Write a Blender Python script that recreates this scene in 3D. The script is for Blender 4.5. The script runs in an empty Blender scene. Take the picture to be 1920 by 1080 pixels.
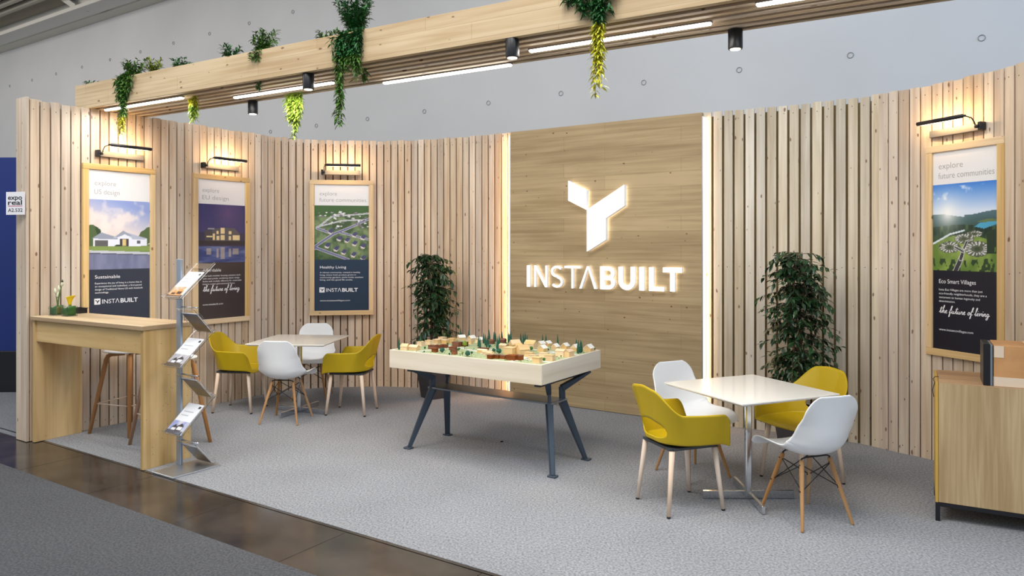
import bpy, bmesh, math, random
import numpy as np
from mathutils import Vector, Matrix

# ------------------------------------------------------------------ camera, world, lights, exposure
scene = bpy.context.scene
COL = scene.collection
F_PX, CAM_H, HOR = 1380.0, 1.70, 464.0          # focal length in pixels, eye height, horizon row
cam_d = bpy.data.cameras.new('camera')
cam_d.sensor_width = 36.0
cam_d.lens = 36.0 * F_PX / 1920.0
cam_d.shift_y = -(540.0 - HOR) / 1920.0
cam_d.clip_start = 0.05
cam_d.clip_end = 200
cam = bpy.data.objects.new('camera', cam_d)
cam.location = (0, 0, CAM_H)
cam.rotation_euler = (math.radians(90), 0, 0)
COL.objects.link(cam)
scene.camera = cam

world = bpy.data.worlds.new('world')
scene.world = world
world.use_nodes = True
bg = world.node_tree.nodes['Background']
bg.inputs[0].default_value = (0.84, 0.92, 1.0, 1)
bg.inputs[1].default_value = 0.60

vs = scene.view_settings
vs.view_transform = 'Standard'
vs.look = 'None'
vs.exposure = 0.40
vs.gamma = 1.0
vs.use_curve_mapping = False

def area(name, loc, target, size, energy, color, size_y=None):
    l = bpy.data.lights.new(name, 'AREA')
    l.energy = energy
    l.color = color
    l.size = size
    if size_y:
        l.shape = 'RECTANGLE'
        l.size_y = size_y
    o = bpy.data.objects.new(name, l)
    o.location = loc
    o.rotation_euler = (Vector(target) - Vector(loc)).to_track_quat('-Z', 'Y').to_euler()
    COL.objects.link(o)
    return o

# high-bay hall lighting, plus added fill lights that brighten and tint the hall wall
area('hall_and_fill_light', (-4.4, 2.6, 6.6), (-2.6, 6.6, 0.2), 2.4, 130, (1.0, 0.95, 0.88))
area('hall_and_fill_light', (-0.6, 2.0, 6.6), (-0.4, 5.8, 0.2), 2.4, 170, (1.0, 0.97, 0.93))
area('hall_and_fill_light', (3.4, 1.6, 6.6), (2.2, 5.6, 0.4), 2.4, 120, (0.93, 0.96, 1.0))
area('hall_and_fill_light', (-14.5, 9.0, 6.2), (-10.5, 15.2, 4.6), 2.4, 210, (1.0, 0.90, 0.78))  # added warm light to brighten the far left of the hall wall
area('hall_and_fill_light', (-8.5, 6.6, 6.3), (-5.2, 12.2, 4.2), 2.0, 70, (1.0, 0.93, 0.84))  # second added light, lifts the hall wall left of the stand
area('hall_and_fill_light', (6.4, 3.2, 6.4), (3.6, 7.0, 4.4), 2.0, 115, (0.15, 0.50, 1.0))  # added blue light for the daylight tint on the right hall wall
area('hall_and_fill_light', (1.6, 6.6, 6.8), (0.6, 9.0, 4.0), 1.6, 26, (0.45, 0.72, 1.0))  # added cool light tinting the middle of the hall wall
area('hall_and_fill_light', (1.4, 5.0, 6.8), (1.0, 5.6, 0.0), 1.8, 90, (0.90, 0.95, 1.0))

# ------------------------------------------------------------------ helpers
R = random.Random(7)
PI = math.pi
U = Vector((0.8355, -0.5495, 0))                  # direction of the logo wall
V = Vector((0.5495, 0.8355, 0))                   # direction of the side wall (into the stand)
ANG_U = math.atan2(U.y, U.x)
ANG_V = math.atan2(V.y, V.x)

def rgb(r, g, b):
    f = lambda c: (c / 255 / 12.92) if c / 255 <= 0.04045 else ((c / 255 + 0.055) / 1.055) ** 2.4
    return (f(r), f(g), f(b), 1)

def floor_at(px, py, z=0.0):                       # point of the horizontal plane z seen at a pixel of the photograph
    d = F_PX * (CAM_H - z) / (py - HOR)
    return Vector(((px - 960) / F_PX * d, d, z))

class MB:
    """collects geometry for ONE mesh object; uv is in metres with u along the grain"""
    def __init__(s):
        s.v, s.f, s.uv, s.tint, s.mi, s.sm = [], [], [], [], [], []
    def face(s, idx, uv=None, tint=0.5, mi=0, smooth=False):
        s.f.append(tuple(idx)); s.uv.append(uv or [(0, 0)] * len(idx)); s.tint.append(tint); s.mi.append(mi); s.sm.append(smooth)
    def box(s, c, size, M=None, grain=None, mi=0, bev=0.0, tint=None):
        sx, sy, sz = [a / 2 for a in size]
        if grain is None:
            grain = max(range(3), key=lambda k: size[k])
        ou, ov = R.uniform(0, 40), R.uniform(0, 40)
        t = R.random() if tint is None else tint
        M = M or Matrix.Identity(3)
        c = Vector(c)
        def put(p): return c + M @ Vector(p)
        b = min(bev, sx * .8, sy * .8, sz * .8)
        def uvof(p, ax):
            o = [k for k in range(3) if k != ax]
            if grain in o:
                g = grain; h = [k for k in o if k != g][0]
                return (p[g] + ou, p[h] + ov + (0 if ax == 1 else .37 * (ax + 1)))
            return (p[o[0]] * .25 + ou, p[o[1]] + ov)
        if b <= 0:
            P = [(x, y, z) for x in (-sx, sx) for y in (-sy, sy) for z in (-sz, sz)]
            n = len(s.v)
            s.v += [put(p) for p in P]
            for q, ax in (((0, 1, 3, 2), 0), ((4, 6, 7, 5), 0), ((0, 4, 5, 1), 1), ((2, 3, 7, 6), 1), ((0, 2, 6, 4), 2), ((1, 5, 7, 3), 2)):
                s.face([n + k for k in q], [uvof(P[k], ax) for k in q], t, mi)
            return
        P = {}
        n = len(s.v)
        i = 0
        S = (sx, sy, sz)
        for x in (-1, 1):
            for y in (-1, 1):
                for z in (-1, 1):
                    sg = (x, y, z)
                    for ax in range(3):
                        p = [sg[k] * (S[k] - (0 if k == ax else b)) for k in range(3)]
                        P[(x, y, z, ax)] = (n + i, p); i += 1
                        s.v.append(put(p))
        def fc(keys, ax, flip):
            if flip: keys = keys[::-1]
            s.face([P[k][0] for k in keys], [uvof(P[k][1], ax) for k in keys], t, mi)
        for ax in range(3):
            o = [k for k in range(3) if k != ax]
            for sg in (-1, 1):
                ks = []
                for a, c2 in ((-1, -1), (1, -1), (1, 1), (-1, 1)):
                    q = [0, 0, 0]; q[ax] = sg; q[o[0]] = a; q[o[1]] = c2
                    ks.append((*q, ax))
                fc(ks, ax, (sg < 0) ^ (ax == 1))
        for ax in range(3):                          # edges parallel to ax
            o = [k for k in range(3) if k != ax]
            for a in (-1, 1):
                for c2 in (-1, 1):
                    def K(e, w):
                        q = [0, 0, 0]; q[ax] = e; q[o[0]] = a; q[o[1]] = c2
                        return (*q, w)
                    ks = [K(-1, o[0]), K(1, o[0]), K(1, o[1]), K(-1, o[1])]
                    fc(ks, o[0], (a * c2 < 0) ^ (ax == 1))
        for x in (-1, 1):
            for y in (-1, 1):
                for z in (-1, 1):
                    fc([(x, y, z, 0), (x, y, z, 1), (x, y, z, 2)], 0, x * y * z < 0)
    def bar(s, p0, p1, w, h, up=(0, 0, 1), mi=0, bev=0.0, w1=None, h1=None):
        """box-like bar between two points; w across, h along up"""
        p0, p1 = Vector(p0), Vector(p1)
        d = (p1 - p0); L = d.length; d = d / L
        up = Vector(up)
        y = up.cross(d).normalized() if abs(up.dot(d)) < .999 else Vector((0, 1, 0))
        z = d.cross(y)
        n = len(s.v); ou, ov = R.uniform(0, 40), R.uniform(0, 40); t = R.random()
        w1 = w if w1 is None else w1; h1 = h if h1 is None else h1
        for p, a, b2 in ((p0, w, h), (p1, w1, h1)):
            for sy, sz in ((-1, -1), (1, -1), (1, 1), (-1, 1)):
                s.v.append(p + y * sy * a / 2 + z * sz * b2 / 2)
        for k in range(4):
            k2 = (k + 1) % 4
            s.face([n + k, n + 4 + k, n + 4 + k2, n + k2][::-1], [(ou, ov + k * w), (ou + L, ov + k * w), (ou + L, ov + k * w + w), (ou, ov + k * w + w)][::-1], t, mi)
        s.face([n + 3, n + 2, n + 1, n], None, t, mi)
        s.face([n + 4, n + 5, n + 6, n + 7], None, t, mi)
    def tube(s, pts, rad, seg=10, mi=0, cap=True, smooth=True, tint=None, closed=False):
        pts = [Vector(p) for p in pts]
        N = len(pts)
        if not hasattr(rad, '__len__'): rad = [rad] * N
        n0 = len(s.v); L = 0; t = R.random() if tint is None else tint
        ou, ov = R.uniform(0, 40), R.uniform(0, 40)
        prev = None; Ls = []
        for i, p in enumerate(pts):
            a = pts[max(i - 1, 0)]; b = pts[min(i + 1, N - 1)]
            if closed: a = pts[i - 1]; b = pts[(i + 1) % N]
            d = (b - a).normalized()
            if prev is None:
                x = d.orthogonal().normalized()
            else:
                x = (prev - d * prev.dot(d)).normalized()
            prev = x
            y = d.cross(x)
            if i: L += (p - pts[i - 1]).length
            Ls.append(L)
            for k in range(seg):
                a_ = 2 * PI * k / seg
                s.v.append(p + (x * math.cos(a_) + y * math.sin(a_)) * rad[i])
        cir = 2 * PI * max(rad)
        for i in range(N if closed else N - 1):
            j = (i + 1) % N
            for k in range(seg):
                k2 = (k + 1) % seg
                u0, u1 = Ls[i] + ou, Ls[j] + ou
                v0, v1 = ov + cir * k / seg, ov + cir * (k + 1) / seg
                s.face([n0 + i * seg + k, n0 + i * seg + k2, n0 + j * seg + k2, n0 + j * seg + k], [(u0, v0), (u0, v1), (u1, v1), (u1, v0)], t, mi, smooth)
        if cap and not closed:
            s.face([n0 + k for k in range(seg)][::-1], None, t, mi)
            s.face([n0 + (N - 1) * seg + k for k in range(seg)], None, t, mi)
    def prism(s, poly, y0, y1, mi=0, tint=None, M=None, side=None, back=None):
        """polygon in local XZ (list of (x,z), counter-clockwise seen from -Y) extruded from y0 (front) to y1 (back)"""
        n = len(s.v); k = len(poly); t = R.random() if tint is None else tint
        f = (lambda p: Vector(p)) if M is None else (lambda p: M @ Vector(p))
        s.v += [f((x, y0, z)) for x, z in poly] + [f((x, y1, z)) for x, z in poly]
        s.face([n + i for i in range(k)], [(x, z) for x, z in poly], t, mi)
        s.face([n + k + i for i in range(k)][::-1], [(x, z) for x, z in poly][::-1], t, mi if back is None else back)
        for i in range(k):
            j = (i + 1) % k
            s.face([n + j, n + i, n + k + i, n + k + j], None, t, mi if side is None else side)
    def grid(s, fn, nu, nv, mi=0, smooth=True, tint=.5):
        n = len(s.v)
        for j in range(nv + 1):
            for i in range(nu + 1):
                s.v.append(Vector(fn(i / nu, j / nv)))
        for j in range(nv):
            for i in range(nu):
                a = n + j * (nu + 1) + i
                s.face([a, a + 1, a + nu + 2, a + nu + 1], [(i / nu, j / nv), ((i + 1) / nu, j / nv), ((i + 1) / nu, (j + 1) / nv), (i / nu, (j + 1) / nv)], tint, mi, smooth)
    def text(s, body, x, z, size, y=-0.001, mi=0, shear=0.0, align='LEFT', width=None, thick=0.0, bold=0.0):
        cu = bpy.data.curves.new('t', 'FONT')
        cu.body = body; cu.size = size; cu.shear = shear; cu.align_x = align
        cu.resolution_u = 3; cu.extrude = thick; cu.offset = bold; cu.fill_mode = 'BOTH'
        ob = bpy.data.objects.new('t', cu)
        me = bpy.data.meshes.new_from_object(ob)
        co = [v.co.copy() for v in me.vertices]
        if co:
            x0 = min(c.x for c in co); x1 = max(c.x for c in co)
            sc = width / (x1 - x0) if width else 1
            n = len(s.v)
            for c in co:
                s.v.append(Vector((x + ((c.x - x0) * sc if width else c.x), y - c.z, z + c.y)))
            for p in me.polygons:
                s.face([n + i for i in p.vertices], None, .5, mi)
        bpy.data.objects.remove(ob); bpy.data.curves.remove(cu); bpy.data.meshes.remove(me)
    def build(s, name, mats, parent=None, loc=None, rotz=0, solid=None, subsurf=0, weld=False, stuff=False):
        me = bpy.data.meshes.new(name)
        me.from_pydata([tuple(v) for v in s.v], [], s.f)
        if not isinstance(mats, (list, tuple)): mats = [mats]
        for m in mats: me.materials.append(m)
        uvl = me.uv_layers.new(name='UVMap')
        flat = [c for f in s.uv for uv in f for c in uv]
        uvl.data.foreach_set('uv', flat)
        at = me.attributes.new('tint', 'FLOAT', 'FACE')
        at.data.foreach_set('value', s.tint)
        me.polygons.foreach_set('material_index', s.mi)
        me.polygons.foreach_set('use_smooth', s.sm)
        if weld:
            bm = bmesh.new(); bm.from_mesh(me)
            bmesh.ops.remove_doubles(bm, verts=bm.verts, dist=1e-4)
            bm.to_mesh(me); bm.free()
        me.update()
        o = bpy.data.objects.new(name, me)
        COL.objects.link(o)
        if parent: o.parent = parent
        if loc is not None: o.location = loc
        o.rotation_euler = (0, 0, rotz)
        if solid:
            m = o.modifiers.new('solid', 'SOLIDIFY'); m.thickness = solid; m.offset = 0
        if subsurf:
            m = o.modifiers.new('sub', 'SUBSURF'); m.levels = subsurf; m.render_levels = subsurf
        if stuff: o['kind'] = 'stuff'
        return o

def tag(o, label, cat, group=None):
    o['label'] = label; o['category'] = cat
    if group: o['group'] = group
    return o
def thing(name, label, cat, loc=(0, 0, 0), rotz=0, group=None):
    o = bpy.data.objects.new(name, None)
    o.empty_display_size = .1
    COL.objects.link(o)
    o.location = loc; o.rotation_euler = (0, 0, rotz)
    return tag(o, label, cat, group)
def struct(o, label, cat='room'):
    o['kind'] = 'structure'; o['label'] = label; o['category'] = cat
    return o
def dup(root, loc, rotz, label, group=None):
    def cp(o, parent):
        c = o.copy(); COL.objects.link(c); c.parent = parent
        for ch in list(kids.get(o.name, [])): cp(ch, c)
        return c
    kids = {}
    for o in list(COL.objects):
        if o.parent: kids.setdefault(o.parent.name, []).append(o)
    r = cp(root, None)
    r.location = loc; r.rotation_euler = (0, 0, rotz); r['label'] = label
    if group: r['group'] = group
    return r

# ------------------------------------------------------------------ materials
def new_mat(name):
    m = bpy.data.materials.new(name); m.use_nodes = True
    nt = m.node_tree; b = nt.nodes['Principled BSDF']
    return m, nt, b
def N(nt, t, **kw):
    n = nt.nodes.new(t)
    for k, v in kw.items(): setattr(n, k, v)
    return n
def plain(name, col, rough=.5, metal=0, spec=.5, noise=0.0, nscale=20, bump=0.0, bscale=60, coat=0, alpha=1, trans=0):
    m, nt, b = new_mat(name)
    b.inputs['Base Color'].default_value = col
    b.inputs['Roughness'].default_value = rough
    b.inputs['Metallic'].default_value = metal
    b.inputs['Specular IOR Level'].default_value = spec
    b.inputs['Coat Weight'].default_value = coat
    b.inputs['Transmission Weight'].default_value = trans
    tc = N(nt, 'ShaderNodeTexCoord')
    if noise:
        n = N(nt, 'ShaderNodeTexNoise'); n.inputs['Scale'].default_value = nscale; n.inputs['Detail'].default_value = 4
        nt.links.new(tc.outputs['Object'], n.inputs['Vector'])
        r = N(nt, 'ShaderNodeValToRGB')
        r.color_ramp.elements[0].position = .3; r.color_ramp.elements[1].position = .7
        r.color_ramp.elements[0].color = tuple(c * (1 - noise) for c in col[:3]) + (1,)
        r.color_ramp.elements[1].color = tuple(min(1, c * (1 + noise)) for c in col[:3]) + (1,)
        nt.links.new(n.outputs['Fac'], r.inputs['Fac'])
        nt.links.new(r.outputs['Color'], b.inputs['Base Color'])
    if bump:
        n = N(nt, 'ShaderNodeTexNoise'); n.inputs['Scale'].default_value = bscale; n.inputs['Detail'].default_value = 3
        nt.links.new(tc.outputs['Object'], n.inputs['Vector'])
        bp = N(nt, 'ShaderNodeBump'); bp.inputs['Strength'].default_value = bump; bp.inputs['Distance'].default_value = .004
        nt.links.new(n.outputs['Fac'], bp.inputs['Height'])
        nt.links.new(bp.outputs['Normal'], b.inputs['Normal'])
    return m
def emit(name, col, strength):
    m, nt, b = new_mat(name)
    b.inputs['Base Color'].default_value = (.8, .8, .8, 1)
    b.inputs['Emission Color'].default_value = col
    b.inputs['Emission Strength'].default_value = strength
    return m
def wood(name, light, dark, knots=True, gscale=1.0, tintamt=.25, rough=.55, lam=0.0, warm=None, knot_d=.55, ks=(5.0, 11.0), kmax=.12):
    """wood seen along UV: u = grain direction in metres"""
    m, nt, b = new_mat(name)
    lk = nt.links.new
    b.inputs['Roughness'].default_value = rough
    b.inputs['Specular IOR Level'].default_value = .3
    uv = N(nt, 'ShaderNodeUVMap'); uv.uv_map = 'UVMap'
    mp = N(nt, 'ShaderNodeMapping'); mp.inputs['Scale'].default_value = (1.1 * gscale, 30 * gscale, 1)
    lk(uv.outputs['UV'], mp.inputs['Vector'])
    n1 = N(nt, 'ShaderNodeTexNoise'); n1.inputs['Scale'].default_value = 1.0; n1.inputs['Detail'].default_value = 5; n1.inputs['Distortion'].default_value = .6
    lk(mp.outputs['Vector'], n1.inputs['Vector'])
    mp2 = N(nt, 'ShaderNodeMapping'); mp2.inputs['Scale'].default_value = (.7, 3.2, 1)
    lk(uv.outputs['UV'], mp2.inputs['Vector'])
    n2 = N(nt, 'ShaderNodeTexNoise'); n2.inputs['Scale'].default_value = 1.0; n2.inputs['Detail'].default_value = 3
    lk(mp2.outputs['Vector'], n2.inputs['Vector'])
    ad = N(nt, 'ShaderNodeMath', operation='ADD'); lk(n1.outputs['Fac'], ad.inputs[0]); lk(n2.outputs['Fac'], ad.inputs[1])
    r = N(nt, 'ShaderNodeValToRGB')
    r.color_ramp.elements[0].position = .78 / 2 + .0; r.color_ramp.elements[1].position = 1.2 / 2
    r.color_ramp.elements[0].color = dark; r.color_ramp.elements[1].color = light
    hf = N(nt, 'ShaderNodeMath', operation='MULTIPLY'); hf.inputs[1].default_value = .5
    lk(ad.outputs[0], hf.inputs[0]); lk(hf.outputs[0], r.inputs['Fac'])
    col = r.outputs['Color']
    at = N(nt, 'ShaderNodeAttribute'); at.attribute_name = 'tint'
    hv = N(nt, 'ShaderNodeHueSaturation')
    mr = N(nt, 'ShaderNodeMapRange'); mr.inputs['To Min'].default_value = 1 - tintamt * .6; mr.inputs['To Max'].default_value = 1 + tintamt * .45
    lk(at.outputs['Fac'], mr.inputs['Value']); lk(mr.outputs[0], hv.inputs['Value'])
    ms = N(nt, 'ShaderNodeMath', operation='MULTIPLY'); ms.inputs[1].default_value = 7.13
    fr = N(nt, 'ShaderNodeMath', operation='FRACT'); lk(at.outputs['Fac'], ms.inputs[0]); lk(ms.outputs[0], fr.inputs[0])
    mr2 = N(nt, 'ShaderNodeMapRange'); mr2.inputs['To Min'].default_value = .8; mr2.inputs['To Max'].default_value = 1.2
    lk(fr.outputs[0], mr2.inputs['Value']); lk(mr2.outputs[0], hv.inputs['Saturation'])
    lk(col, hv.inputs['Color']); col = hv.outputs['Color']
    if knots:
        mk = N(nt, 'ShaderNodeMapping'); mk.inputs['Scale'].default_value = (ks[0], ks[1], 1)
        lk(uv.outputs['UV'], mk.inputs['Vector'])
        nz = N(nt, 'ShaderNodeTexNoise'); nz.inputs['Scale'].default_value = 25; lk(uv.outputs['UV'], nz.inputs['Vector'])
        mx0 = N(nt, 'ShaderNodeMixRGB', blend_type='ADD'); mx0.inputs['Fac'].default_value = .12
        lk(mk.outputs['Vector'], mx0.inputs[1]); lk(nz.outputs['Color'], mx0.inputs[2])
        vo = N(nt, 'ShaderNodeTexVoronoi'); vo.voronoi_dimensions = '2D'; vo.inputs['Scale'].default_value = 1.0
        lk(mx0.outputs['Color'], vo.inputs['Vector'])
        # only some of the cells carry a knot
        sp = N(nt, 'ShaderNodeSeparateColor'); lk(vo.outputs['Color'], sp.inputs['Color'])
        th = N(nt, 'ShaderNodeMapRange'); th.inputs['From Min'].default_value = 0; th.inputs['From Max'].default_value = 1
        th.inputs['To Min'].default_value = -.10; th.inputs['To Max'].default_value = kmax
        lk(sp.outputs[0], th.inputs['Value'])
        sb = N(nt, 'ShaderNodeMath', operation='SUBTRACT'); lk(th.outputs[0], sb.inputs[0]); lk(vo.outputs['Distance'], sb.inputs[1])
        ml = N(nt, 'ShaderNodeMath', operation='MULTIPLY'); ml.inputs[1].default_value = 22; ml.use_clamp = True
        lk(sb.outputs[0], ml.inputs[0])
        m2 = N(nt, 'ShaderNodeMath', operation='MULTIPLY'); m2.inputs[1].default_value = knot_d + .25; lk(ml.outputs[0], m2.inputs[0])
        mix = N(nt, 'ShaderNodeMixRGB', blend_type='MIX'); lk(m2.outputs[0], mix.inputs['Fac']); lk(col, mix.inputs[1])
        mix.inputs[2].default_value = rgb(96, 58, 36)
        col = mix.outputs['Color']
    if lam:
        # glued lamellas: faint seams along the grain and staggered butt joints
        br = N(nt, 'ShaderNodeTexBrick'); br.offset = .37; br.offset_frequency = 2
        br.inputs['Scale'].default_value = 1; br.inputs['Brick Width'].default_value = lam * 9; br.inputs['Row Height'].default_value = lam
        br.inputs['Mortar Size'].default_value = .0018; br.inputs['Mortar Smooth'].default_value = .4
        br.inputs['Color1'].default_value = (1, 1, 1, 1); br.inputs['Color2'].default_value = (.86, .84, .82, 1); br.inputs['Mortar'].default_value = (.62, .55, .48, 1)
        lk(uv.outputs['UV'], br.inputs['Vector'])
        mu = N(nt, 'ShaderNodeMixRGB', blend_type='MULTIPLY'); mu.inputs['Fac'].default_value = .8
        lk(col, mu.inputs[1]); lk(br.outputs['Color'], mu.inputs[2]); col = mu.outputs['Color']
    lk(col, b.inputs['Base Color'])
    bp = N(nt, 'ShaderNodeBump'); bp.inputs['Strength'].default_value = .15; bp.inputs['Distance'].default_value = .003
    lk(n1.outputs['Fac'], bp.inputs['Height']); lk(bp.outputs['Normal'], b.inputs['Normal'])
    return m

M_SLAT = wood('pine_slat', rgb(214, 197, 176), rgb(186, 163, 140), tintamt=.24)
M_SLATR = wood('pine_slat_pale', rgb(212, 202, 184), rgb(184, 170, 148), tintamt=.22)
M_FRAME = wood('spruce_frame', rgb(222, 194, 150), rgb(200, 168, 122), tintamt=.12)
M_BEAM = wood('glulam_beam', rgb(200, 182, 154), rgb(178, 156, 126), tintamt=.15, lam=.11)
M_UNDER = wood('beam_slat', rgb(226, 206, 180), rgb(202, 178, 148), tintamt=.15)
M_PANEL = wood('spruce_board', rgb(184, 162, 126), rgb(158, 136, 102), tintamt=.05, lam=.145, knot_d=.7, ks=(6, 8), kmax=.085)
M_BAR = wood('plywood_bar', rgb(214, 186, 142), rgb(176, 146, 102), tintamt=.12, gscale=.45, ks=(7, 9), kmax=.05)
M_PLY = wood('ply_edge', rgb(214, 180, 130), rgb(150, 108, 66), knots=False, gscale=2.5, tintamt=.1)
M_TRAY = wood('limewashed_spruce', rgb(226, 216, 198), rgb(208, 194, 172), tintamt=.05, gscale=.5, kmax=.03)
M_OAKLEG = wood('oak_leg', rgb(200, 152, 94), rgb(160, 112, 62), knots=False, tintamt=.15, rough=.4)
M_PALELEG = wood('bleached_leg', rgb(232, 210, 190), rgb(212, 186, 162), knots=False, tintamt=.12, rough=.45)
M_STOOL = wood('stool_oak', rgb(196, 150, 110), rgb(158, 112, 76), knots=False, tintamt=.2, rough=.45)
M_CAB = wood('oak_veneer', rgb(192, 172, 140), rgb(166, 144, 112), knots=False, gscale=1.6, tintamt=.03, rough=.45)
M_CABTOP = wood('oak_top', rgb(200, 154, 98), rgb(166, 118, 68), knots=False, gscale=.8, tintamt=.06, rough=.4)
M_MINI = wood('basswood_model', rgb(236, 204, 158), rgb(216, 180, 130), knots=False, tintamt=.25)
M_MINIB = wood('walnut_model', rgb(140, 86, 60), rgb(104, 58, 38), knots=False, tintamt=.3)
M_GAP = plain('batten_dark', rgb(120, 84, 56), .9, noise=.2, nscale=3)
M_GAPR = plain('batten_olive', rgb(128, 108, 74), .9, noise=.2, nscale=3)
M_SCREW = plain('screw_head', rgb(70, 56, 46), .5)
M_BLACK = plain('black_metal', rgb(24, 25, 30), .4, spec=.4)
M_BLACKP = plain('black_plastic', rgb(20, 20, 24), .35)
M_STEEL = plain('blue_grey_steel', rgb(62, 74, 88), .42, metal=.25)
M_SHELF = plain('grey_shelf_steel', rgb(128, 132, 136), .3, metal=.4)
M_CHROME = plain('chrome', rgb(215, 218, 222), .12, metal=1)
M_ALU = plain('brushed_aluminium', rgb(196, 200, 206), .35, metal=.85)
M_SILVER = plain('satin_silver', rgb(132, 128, 124), .4, metal=.5)
M_WHITE = plain('white_shell', rgb(232, 233, 234), .38, spec=.5)
M_YEL = plain('mustard_shell', rgb(188, 160, 16), .42, spec=.4)
M_TABLE = plain('white_laminate', rgb(240, 236, 228), .2, coat=.4)
M_FRAMEDK = plain('dark_grey_metal', rgb(58, 62, 66), .5)
M_WALLH = plain('hall_concrete', rgb(198, 199, 201), .85, noise=.05, nscale=.6, bump=.2, bscale=12)
M_RING = plain('tie_hole', rgb(150, 152, 156), .9)
M_LED = emit('led_cool', (1, .96, .9, 1), 9)
M_LEDW = emit('led_warm', (1, .80, .50, 1), 3.0)
M_LAMP = emit('lamp_warm', (1, .86, .62, 1), 6)
M_SIGN = emit('sign_white', (.95, .97, 1, 1), 1.1)
M_SIGNS = emit('sign_side', (.95, .97, 1, 1), .16)
M_SIGNB = emit('sign_halo', (1, .97, .92, 1), 2.8)
M_SPOT = emit('spot_lens', (1, .85, .65, 1), 6)
# ------------------------------------------------------------------ wood walls of the stand
def catmull(P, n=12):
    out = []
    P = [Vector((a, b, 0)) for a, b in P]
    for i in range(len(P) - 1):
        p0 = P[max(i - 1, 0)]; p1 = P[i]; p2 = P[i + 1]; p3 = P[min(i + 2, len(P) - 1)]
        for k in range(n):
            t = k / n
            out.append(.5 * ((2 * p1) + (p2 - p0) * t + (2 * p0 - 5 * p1 + 4 * p2 - p3) * t * t + (3 * p1 - p0 - 3 * p2 + p3) * t ** 3))
    out.append(P[-1])
    return out
class Path:
    def __init__(s, pts):
        s.p = pts; s.s = [0]
        for a, b in zip(pts, pts[1:]): s.s.append(s.s[-1] + (b - a).length)
        s.L = s.s[-1]
    def at(s, d):
        d = min(max(d, 0), s.L - 1e-6)
        for i in range(len(s.p) - 1):
            if s.s[i + 1] >= d: break
        f = (d - s.s[i]) / (s.s[i + 1] - s.s[i])
        t = (s.p[i + 1] - s.p[i]).normalized()
        return s.p[i].lerp(s.p[i + 1], f), t
WALL_T = .024
def slat_wall(name, path, s0, s1, period, width, mats, label, zrow=(.07, 1.52, 2.92), back_off=.035):
    mb = MB()
    n = int(round((s1 - s0) / period))
    for i in range(n):
        p, t = path.at(s0 + (i + .5) * period)
        nrm = Vector((t.y, -t.x, 0))                         # towards the visitor
        M = Matrix((t, -nrm, Vector((0, 0, 1)))).transposed()
        top = 3.0 + R.uniform(-.006, .007)
        mb.box(p - nrm * WALL_T / 2 + Vector((0, 0, top / 2)), (width + R.uniform(-.002, .002), WALL_T, top), M, grain=2, bev=.0015)
        for z in zrow:
            q = p + nrm * .0006 + Vector((0, 0, z + R.uniform(-.01, .01))) + t * R.uniform(-.012, .012)
            k = len(mb.v)
            for a in range(6):
                mb.v.append(q + (t * math.cos(a * PI / 3) + Vector((0, 0, 1)) * math.sin(a * PI / 3)) * .0045)
            mb.face([k + a for a in range(6)], None, .5, 2)
    # battens and black-brown board behind the slats
    m = max(8, int((s1 - s0) / .12))
    for j, (za, zb, dd, th) in enumerate(((0.0, 2.96, back_off, .02),)):
        k = len(mb.v)
        for i in range(m + 1):
            p, t = path.at(s0 + (s1 - s0) * i / m)
            nrm = Vector((t.y, -t.x, 0))
            for o in (dd, dd + th):
                for z in (za, zb): mb.v.append(p - nrm * o + Vector((0, 0, z)))
        for i in range(m):
            a = k + i * 4; b = a + 4
            mb.face([a, b, b + 1, a + 1], None, .5, 1); mb.face([a + 2, a + 3, b + 3, b + 2], None, .5, 1)
            mb.face([a + 1, b + 1, b + 3, a + 3], None, .5, 1)
    return struct(mb.build(name, mats), label, 'wall')

LP = [Vector((-4.23, 6.45, 0)) + V * (i * .1) for i in range(24)]
corner = catmull([tuple(LP[-1].xy), (-2.72, 8.68), (-2.40, 8.87), (-2.08, 8.95), (-1.72, 8.985), (-1.43, 8.98), (-1.03, 8.87), (-.565, 8.66), (-.10, 8.40), (.25, 8.17)])
left_path = Path(LP + corner[1:])
SL = (LP[-1] - LP[0]).length
nleft = int(SL / .087)
slat_wall('wall_left', left_path, 0.0, nleft * .087, .087, .075, [M_SLAT, M_GAP, M_SCREW], 'straight slatted pine wall on the left behind the bar counter')
slat_wall('wall_back', left_path, nleft * .087, left_path.L, .087, .073, [M_SLAT, M_GAP, M_SCREW], 'curved slatted pine wall in the corner behind the left meeting table')
right_path = Path(catmull([(1.60, 7.28), (1.84, 7.10), (2.10, 6.965), (2.36, 6.82), (2.69, 6.60), (2.98, 6.40), (3.09, 6.27), (3.20, 6.10), (3.37, 5.87), (3.46, 5.66), (3.52, 5.46), (3.56, 5.28), (3.60, 5.1), (3.63, 4.8), (3.64, 4.5), (3.64, 4.1)]))
srt = next(i for i, q in enumerate(right_path.p) if q.x > 3.10)
srt = right_path.s[srt]
slat_wall('wall_right', right_path, 0.0, srt, .0985, .078, [M_SLATR, M_GAPR, M_SCREW], 'pale slatted pine wall to the right of the lit sign panel')
slat_wall('wall_far_right', right_path, srt, right_path.L, .087, .078, [M_SLAT, M_GAP, M_SCREW], 'slatted pine wall bending towards the viewer at the right edge')

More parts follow.
